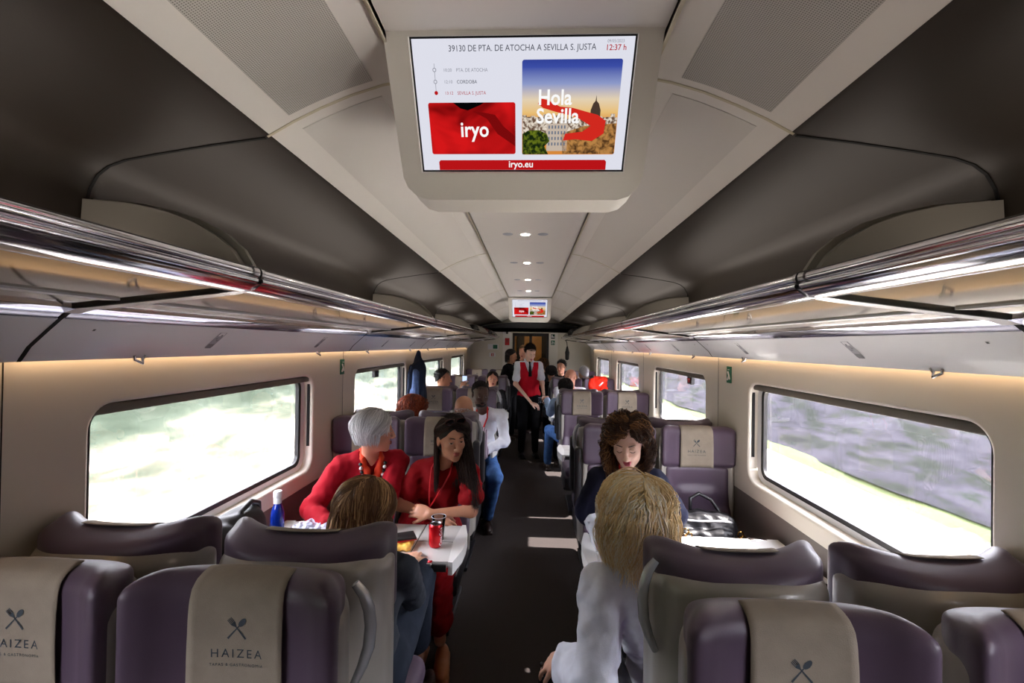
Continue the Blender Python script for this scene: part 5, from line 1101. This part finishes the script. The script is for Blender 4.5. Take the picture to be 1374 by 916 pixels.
J = seated((.44, 8.12, .55), 0, (.40, 8.12, 1.08), (.385, 8.14, 1.24), (.2, 8.2, .8), (.3, 8.35, .76), (.6, 8.2, .8), (.55, 8.35, .76))
t, T, Rt = simple('dark-haired passenger leaning into the aisle near the far end', J, facing(0, -4), 'tan', M['blackc'], M['blackc'], HM['black'], h_long(.04, 400, .004, vol=(.10, .115, .105)), sleeve=1.9); reparent(t)
J = seated((.64, 9.10, .55), 180, (.62, 9.0, 1.15), (.615, 8.93, 1.31), (.8, 8.9, .8), (.7, 8.7, .76), (.45, 8.9, .8), (.5, 8.7, .76))
t, T, Rt = simple('black-haired passenger facing us in the last right row', J, facing(150, -8), 'rosy', M['blackc'], M['blackc'], HM['black'], h_short(n=700, L=.03, grow=.012), False); reparent(t)
J = standing((.30, 9.3), 0, (.28, 9.3, 1.17), (.275, 9.32, 1.335), (.1, 9.35, .95), (.15, 9.5, .8), (.48, 9.35, .95), (.45, 9.5, .8), .72, .15)
t, T, Rt = simple('brown curly-haired person with their back to us by the end door', J, facing(-10, 0), 'fair', M['blackc'], M['blackc'], HM['curly'], h_long(.12, 500, .01, .008, vol=(.105, .12, .108), spread=.3, front=62)); reparent(t)

# ================================================================ THINGS ON TABLES AND SEATS, COATS AND BAGS
# red drinks can with white script, on the left table
t = thing('drinks_can', 'red soft drink can standing on the left table', 'can', (-.430, 2.222, .7293))
b = MB(); b.lathe([(0, .004), (.020, .004), (.024, .0), (.0265, .002), (.031, .010), (.033, .016), (.033, .100), (.031, .106), (.0275, .112)], seg=32); autosmooth(b.done('can_body', mat('can_red', 'c40f1c', .22, .5), t), 40)
b = MB(); b.lathe([(.0275, .112), (.0275, .1155), (.0262, .1155), (.0255, .111), (0, .111)], seg=32); ld = autosmooth(b.done('lid', M['steel'], t), 40)
b = MB(); b.box((-.007, -.014, .1112), (.007, .006, .1128), .0007); b.done('pull_tab', M['chrome'], ld)
me = text_mesh('t', 'Coca-Cola', .026, 0, .0004); me.transform(Matrix(((0, 1, 0, 0), (1, 0, 0, 0), (0, 0, 1, 0), (0, 0, 0, 1))))
me = text_mesh('t', 'Coca-Cola', .024, 0, .0004)
for a0 in (R(-15), R(165)):
    m2 = me.copy(); m2.materials.clear()
    for v in m2.vertices: u, w_ = v.co.x, v.co.y; an = a0-w_/.033; v.co = (.0334*math.cos(an), .0334*math.sin(an), .012+u*.82)
    link('lettering', m2, M['white'], t, False)
M['clear'] = pane_mat('clear_plastic', (.82, .85, .90), 1.6)
def cup(loc, lab, h=.115, r=.036, m=None):
    t = thing('plastic_cup', lab, 'cup', loc); b = MB(); b.lathe([(0, .002), (r*.68, .002), (r*.7, .0), (r, h), (r*1.06, h+.002), (r*.97, h), (r*.67, .006), (0, .006)], seg=28); autosmooth(b.done('cup_wall', m or M['clear'], t), 40)
    b = MB(); b.tube([(r*math.cos(a*.2618), r*math.sin(a*.2618), h+.001) for a in range(25)], .0016, 6, False); b.done('rim', M['clear2'], t, True); return t
M['clear2'] = mat('cup_rim', 'b9bccb', .2)
cup((-.432, 2.305, .7293), 'clear plastic cup right behind the red can')
# blue water bottle
t = thing('water_bottle', 'blue plastic water bottle with white cap by the left window', 'bottle', (-1.215, 2.205, .728))
mb = mat('bottle_blue', '1238b4', .12, trans=.55); b = MB(); b.lathe([(0, .004), (.024, .0), (.031, .004), (.032, .02), (.030, .05), (.032, .08), (.032, .13), (.029, .155), (.020, .185), (.0155, .195), (.0150, .205)], seg=28); autosmooth(b.done('bottle_body', mb, t), 60)
b = MB(); b.lathe([(.0155, .195), (.0185, .196), (.0185, .222), (.0165, .225), (0, .225)], seg=24); autosmooth(b.done('neck_wrap', M['white'], t), 40)
b = MB(); b.lathe([(.0195, .224), (.020, .226), (.020, .252), (.018, .256), (0, .256)], seg=24); autosmooth(b.done('cap', M['white'], t), 40)
# crumpled plastic packet
S = Soft((-1.20, 2.10, .70), (-.86, 2.42, .84), .0045); S.box((-1.03, 2.26, .765), (.115, .09, .032), .02, k=0); S.ell((-1.10, 2.24, .785), (.06, .06, .03), None, .02); S.ell((-.96, 2.28, .78), (.05, .05, .03), None, .02); S.wrinkle(.0045, 90, 90, 110, seed=4); S.half((0, 0, .7285), (0, 0, -1))
o = S.build('plastic_packet', mat('crumpled_plastic', 'c3c8e0', .25, coat=.5)); o.data.transform(Matrix.Translation((1.03, -2.26, -.7285))); o.location = (-1.03, 2.26, .7285); tag(o, 'crumpled clear plastic food packet on the left table', 'packet')
# snack packet and phone by the brown-haired woman
t = thing('snack_packet', 'yellow and orange snack packet on the left table', 'packet', (-.60, 2.20, .7285))
S = Soft((-.75, 2.05, .71), (-.45, 2.32, .79), .004); S.box((-.60, 2.20, .742), (.062, .05, .013), .012, k=0); S.wrinkle(.002, 120, 120, 60); S.half((0, 0, .7285), (0, 0, -1)); o = S.build('packet_body', mat('snack_yellow', 'd99a20', .35, c2='e8c66a', vscale=30), t); o.matrix_parent_inverse = Matrix.Translation((.60, -2.20, -.7285))
t = thing('wallet', 'black wallet with red edge lying on the snack packet', 'wallet', (-.605, 2.235, .7565), R(25)); b = MB(); b.box((-.07, -.045, .003), (.07, .045, .014), .004); autosmooth(b.done('cover', M['black'], t)); b = MB(); b.box((-.071, -.046, .0), (.071, .046, .006), .003); autosmooth(b.done('edge', M['red'], t))
# black backpack with chain, on the left window seat
lo = np.array([-1.26, 1.78, .50]); t = thing('backpack', 'black backpack with a metal chain on the left window seat', 'bag', (-1.22, 1.90, .475))
S = Soft((-1.36, 1.56, .42), (-1.0, 2.22, 1.12), .008); S.box((-1.215, 1.86, .735), (.085, .195, .262), .07, k=0, warp=lambda x, y, z: (x/(1-.2*np.clip(z/.25, 0, 1)), y/(1-.15*np.clip(z/.25, 0, 1)), z)); S.box((-1.135, 1.87, .64), (.04, .11, .13), .035, k=.015); S.wrinkle(.004, 34, 34, 34, seed=2); S.half((-1.322, 0, 0), (-1, 0, 0)); o = S.build('bag_body', mat('black_nylon', '101116', .55, bump=.2, bscale=500), t)
b = MB(); b.tube([(-1.20, 1.90, .94), (-1.19, 1.88, 1.00), (-1.19, 1.95, 1.02), (-1.20, 2.02, .99), (-1.21, 2.04, .94)], .012, 8); b.done('handle', M['black'], t, True)
pa = [(-1.13, 1.86, .955), (-1.105, 1.80, .93), (-1.09, 1.775, .87), (-1.085, 1.765, .80), (-1.09, 1.76, .74)]
for i in range(15):
    u = i/14*4; k = min(3, int(u)); p = lerp(pa[k], pa[k+1], u-k); b = MB(); al = i % 2; b.tube([p+np.array([(.009 if al else .003)*math.cos(a*.785), (.003 if al else .009)*math.cos(a*.785), .012*math.sin(a*.785)]) for a in range(9)], .0026, 6, False); b.done('chain_link', M['steel'], t, True)
for o in t.children: o.matrix_parent_inverse = Matrix.Translation(t.location).inverted()
# black handbag with white trim on the right window seat
t = thing('handbag', 'black handbag with white piping and gold rings on the right window seat', 'bag', (1.10, 2.76, .475))
S = Soft((.80, 2.50, .44), (1.36, 3.08, .86), .007); S.box((1.06, 2.74, .615), (.20, .10, .140), .05, k=0, warp=lambda x, y, z: (x/(1-.16*np.clip(z/.1, 0, 1)), y/(1-.3*np.clip(z/.1, 0, 1)), z+.03*(x/.2)**2)); S.box((1.04, 2.65, .595), (.15, .035, .090), .03, k=.01); S.wrinkle(.0035, 36, 36, 36, seed=9); S.half((0, 0, .478), (0, 0, -1)); bl = mat('black_leather', '121217', .45); S.build('bag_body', bl, t)
for nm, z, y in (('piping', .745, 2.665), ('piping', .672, 2.608)):
    b = MB(); b.tube([(.87+i*.045, y+.012*math.sin(i*.9), z-.012*math.sin(i*.8)-.004*i+.02*(i == 0)) for i in range(8)], .006, 8); b.done(nm, M['white'], t, True)
b = MB(); b.tube([(1.00, 2.80, .72), (1.01, 2.84, .80), (1.07, 2.86, .825), (1.14, 2.85, .79), (1.20, 2.82, .70), (1.22, 2.80, .62)], .011, 8); b.done('strap', bl, t, True)
for x, y, z in ((.905, 2.60, .690), (.925, 2.602, .668), (1.225, 2.64, .665), (1.24, 2.645, .64)):
    b = MB(); b.tube([(x+.016*math.cos(a*.524), y, z+.018*math.sin(a*.524)) for a in range(13)], .0042, 6, False); b.done('gold_ring', M['gold'], t, True)
for o in t.children: o.matrix_parent_inverse = Matrix.Translation(t.location).inverted()
cup((.46, 2.30, .7293), 'clear plastic cup on the right table by the curly-haired woman', .10, .035)
t = thing('paper_napkin', 'pale blue folded paper on the right table near the aisle', 'paper', (.425, 2.18, .7293), R(-12)); b = MB()
b.prism([(-.05, 0), (-.045, .004), (.01, .012), (.05, .003), (.055, 0)], 1, -.035, .04); autosmooth(b.done('fold', mat('pale_blue_paper', 'a9b6cf', .7), t))
# steward's cups and the passenger's phone
t = thing('phone', 'bright phone held up over the left seats', 'phone', (-.845, 5.985, 1.235), R(-20)); b = MB(); b.box((-.036, -.004, -.035), (.036, .004, .075), .003); autosmooth(b.done('case', M['dark'], t)); b = MB(); b.box((-.033, -.0052, -.030), (.033, -.0041, .070)); b.done('display', emis('phone_glow', 'b9cdf5', .8), t)
cup((.235, 6.63, .905), 'nearer of two small cups held by the steward', .075, .028, M['white']); cup((.165, 6.66, .885), 'farther of two small cups held by the steward', .075, .028, M['clear'])
# coats and hanging things
def coat(lab, c, top, w, dpt, hgt, m1, m2=None, s=-1):
    t = thing('coat', lab, 'coat', c); S = Soft(np.array(c)-[.22, .32, .05], np.array(c)+[.22, .32, hgt+.1], .009); cx, cy, cz = c
    S.cap((cx, cy, cz+hgt-.03), (cx, cy, cz+hgt*.62), .028, .075, .0); S.cap((cx-.01*s, cy-.05, cz+hgt*.62), (cx, cy-.09, cz+.08), .065, .085, .05); S.cap((cx, cy+.06, cz+hgt*.62), (cx, cy+.09, cz+.06), .065, .085, .05)
    S.cap((cx-.045*s*-1, cy-.10, cz+hgt*.66), (cx-.05*s*-1, cy-.13, cz+.12), .04, .045, .02); S.wrinkle(.007, 40, 46, 7, seed=3); S.half((s*1.335, 0, 0), (s, 0, 0)); o = S.build('coat_body', m1, t); o.matrix_parent_inverse = Matrix.Translation(c).inverted()
    if m2: S = Soft(np.array(c)-[.22, .35, .05], np.array(c)+[.22, .35, hgt+.1], .009); S.cap((cx, cy-.12, cz+hgt*.60), (cx+.01, cy-.19, cz-.01), .035, .050, 0); S.wrinkle(.005, 50, 50, 8); S.half((s*1.335, 0, 0), (s, 0, 0)); o = S.build('sleeve', m2, t); o.matrix_parent_inverse = Matrix.Translation(c).inverted()
    return t
M['coatnavy'] = cloth_mat('coat_navy', '1a2233'); M['coatblue'] = cloth_mat('coat_blue_denim', '3c4c6c', var=.2)
coat('dark navy coat hanging from a hook by the second left window', (-1.235, 5.05, 1.06), 1.62, .2, .1, .585, M['coatnavy'], M['coatblue'])
# orange-red jacket over the right window seat
t = thing('jacket', 'bright orange-red jacket draped over a far right window seat', 'jacket', (1.08, 7.30, .72)); M['orangered'] = cloth_mat('orange_red_nylon', 'e8301a', .5)
S = Soft((.84, 7.10, .62), (1.34, 7.62, 1.34), .009); S.box((1.11, 7.36, 1.13), (.14, .075, .11), .05, k=0); S.chain([(.99, 7.34, 1.16), (1.0, 7.28, .98), (1.02, 7.26, .80)], [.055, .045, .035], .03); S.cap((1.17, 7.36, 1.1), (1.22, 7.30, .98), .06, .05, .03); S.wrinkle(.006, 40, 40, 40, seed=6); S.build('jacket_body', M['orangered'], t)
S = Soft((.92, 7.2, 1.14), (1.10, 7.45, 1.30), .008); S.ell((1.0, 7.33, 1.225), (.04, .04, .035)); S.build('collar', M['black'], t)
S = Soft((.93, 7.15, .68), (1.1, 7.35, .84), .008); S.cap((1.02, 7.26, .80), (1.025, 7.25, .735), .034, .032); S.build('cuff', M['greyc'], t)
b = MB(); b.quad([(1.10, 7.276, 1.10), (1.16, 7.276, 1.16), (1.18, 7.276, 1.15), (1.12, 7.276, 1.09)]); b.done('white_mark', M['white'], t)
for o in t.children: o.matrix_parent_inverse = Matrix.Translation(t.location).inverted()
# strap and pouch hanging from the right rack; bags on the racks
t = thing('hanging_pouch', 'black pouch hanging by a strap from the far right rack', 'bag', (.79, 9.72, 1.42))
S = Soft((.70, 9.62, 1.36), (.88, 9.82, 1.90), .008); S.chain([(.79, 9.72, 1.46), (.79, 9.72, 1.58), (.79, 9.72, 1.70)], [.042, .045, .020], .01); S.build('pouch', M['black'], t)
b = MB(); b.tube([(.79, 9.72, 1.70), (.78, 9.72, 1.80), (.74, 9.70, 1.86), (.70, 9.66, 1.905)], .008, 6); b.done('strap', M['black'], t, True)
for o in t.children: o.matrix_parent_inverse = Matrix.Translation(t.location).inverted()
def rackbag(name, lab, cat, c, hf, m, seed, sg, rd=.05):
    """soft bag lying on the rack shelf"""
    t = thing(name, lab, cat, (c[0], c[1], c[2]-hf[2])); S = Soft(np.array(c)-np.array(hf)-.05, np.array(c)+np.array(hf)+.05, .011); S.box(c, hf, rd, k=0); S.wrinkle(.006, 22, 22, 22, seed=seed); S.half((0, 0, c[2]-hf[2]), (0, 0, -1)); o = S.build('bag_body', m, t)
    b = MB(); b.tube([(c[0]-sg*hf[0]*.9, c[1]-.10, c[2]+.01), (c[0]-sg*(hf[0]+.025), c[1]-.06, c[2]+.02), (c[0]-sg*(hf[0]+.025), c[1]+.06, c[2]+.02), (c[0]-sg*hf[0]*.9, c[1]+.10, c[2]+.01)], .010, 8); b.done('handle', M['black'], t, True)
    for o in t.children: o.matrix_parent_inverse = Matrix.Translation(t.location).inverted()
M['bagblack'] = mat('bag_black', '15151a', .6, bump=.2, bscale=300); M['bagred'] = mat('bag_dark_red', '5c1518', .6); M['bagtan'] = mat('bag_tan', '8c6a44', .6)
def shelf_z(x): return 1.857-(abs(x)-.742)*.1133
for name, lab, cat, x, y, hf, m, sg in (('suitcase', 'black suitcase at the far end of the left luggage rack', 'suitcase', -.95, 9.25, (.15, .28, .09), M['bagblack'], -1), ('duffel_bag', 'tan bag at the very end of the left luggage rack', 'bag', -.88, 9.62, (.10, .06, .06), M['bagtan'], -1),
    ('suitcase', 'dark suitcase on the right luggage rack near the end wall', 'suitcase', .93, 9.0, (.16, .30, .10), M['bagblack'], 1), ('duffel_bag', 'dark soft bag on the fourth bay of the left luggage rack', 'bag', -.95, 6.9, (.15, .22, .08), M['bagblack'], -1), ('backpack', 'dark red backpack on the left rack near the end', 'bag', -.90, 8.4, (.12, .16, .085), M['bagred'], -1)):
    z0 = shelf_z(abs(x)-hf[0])+.002; rackbag(name, lab, cat, (x, y, z0+hf[2]), hf, m, 3, sg)
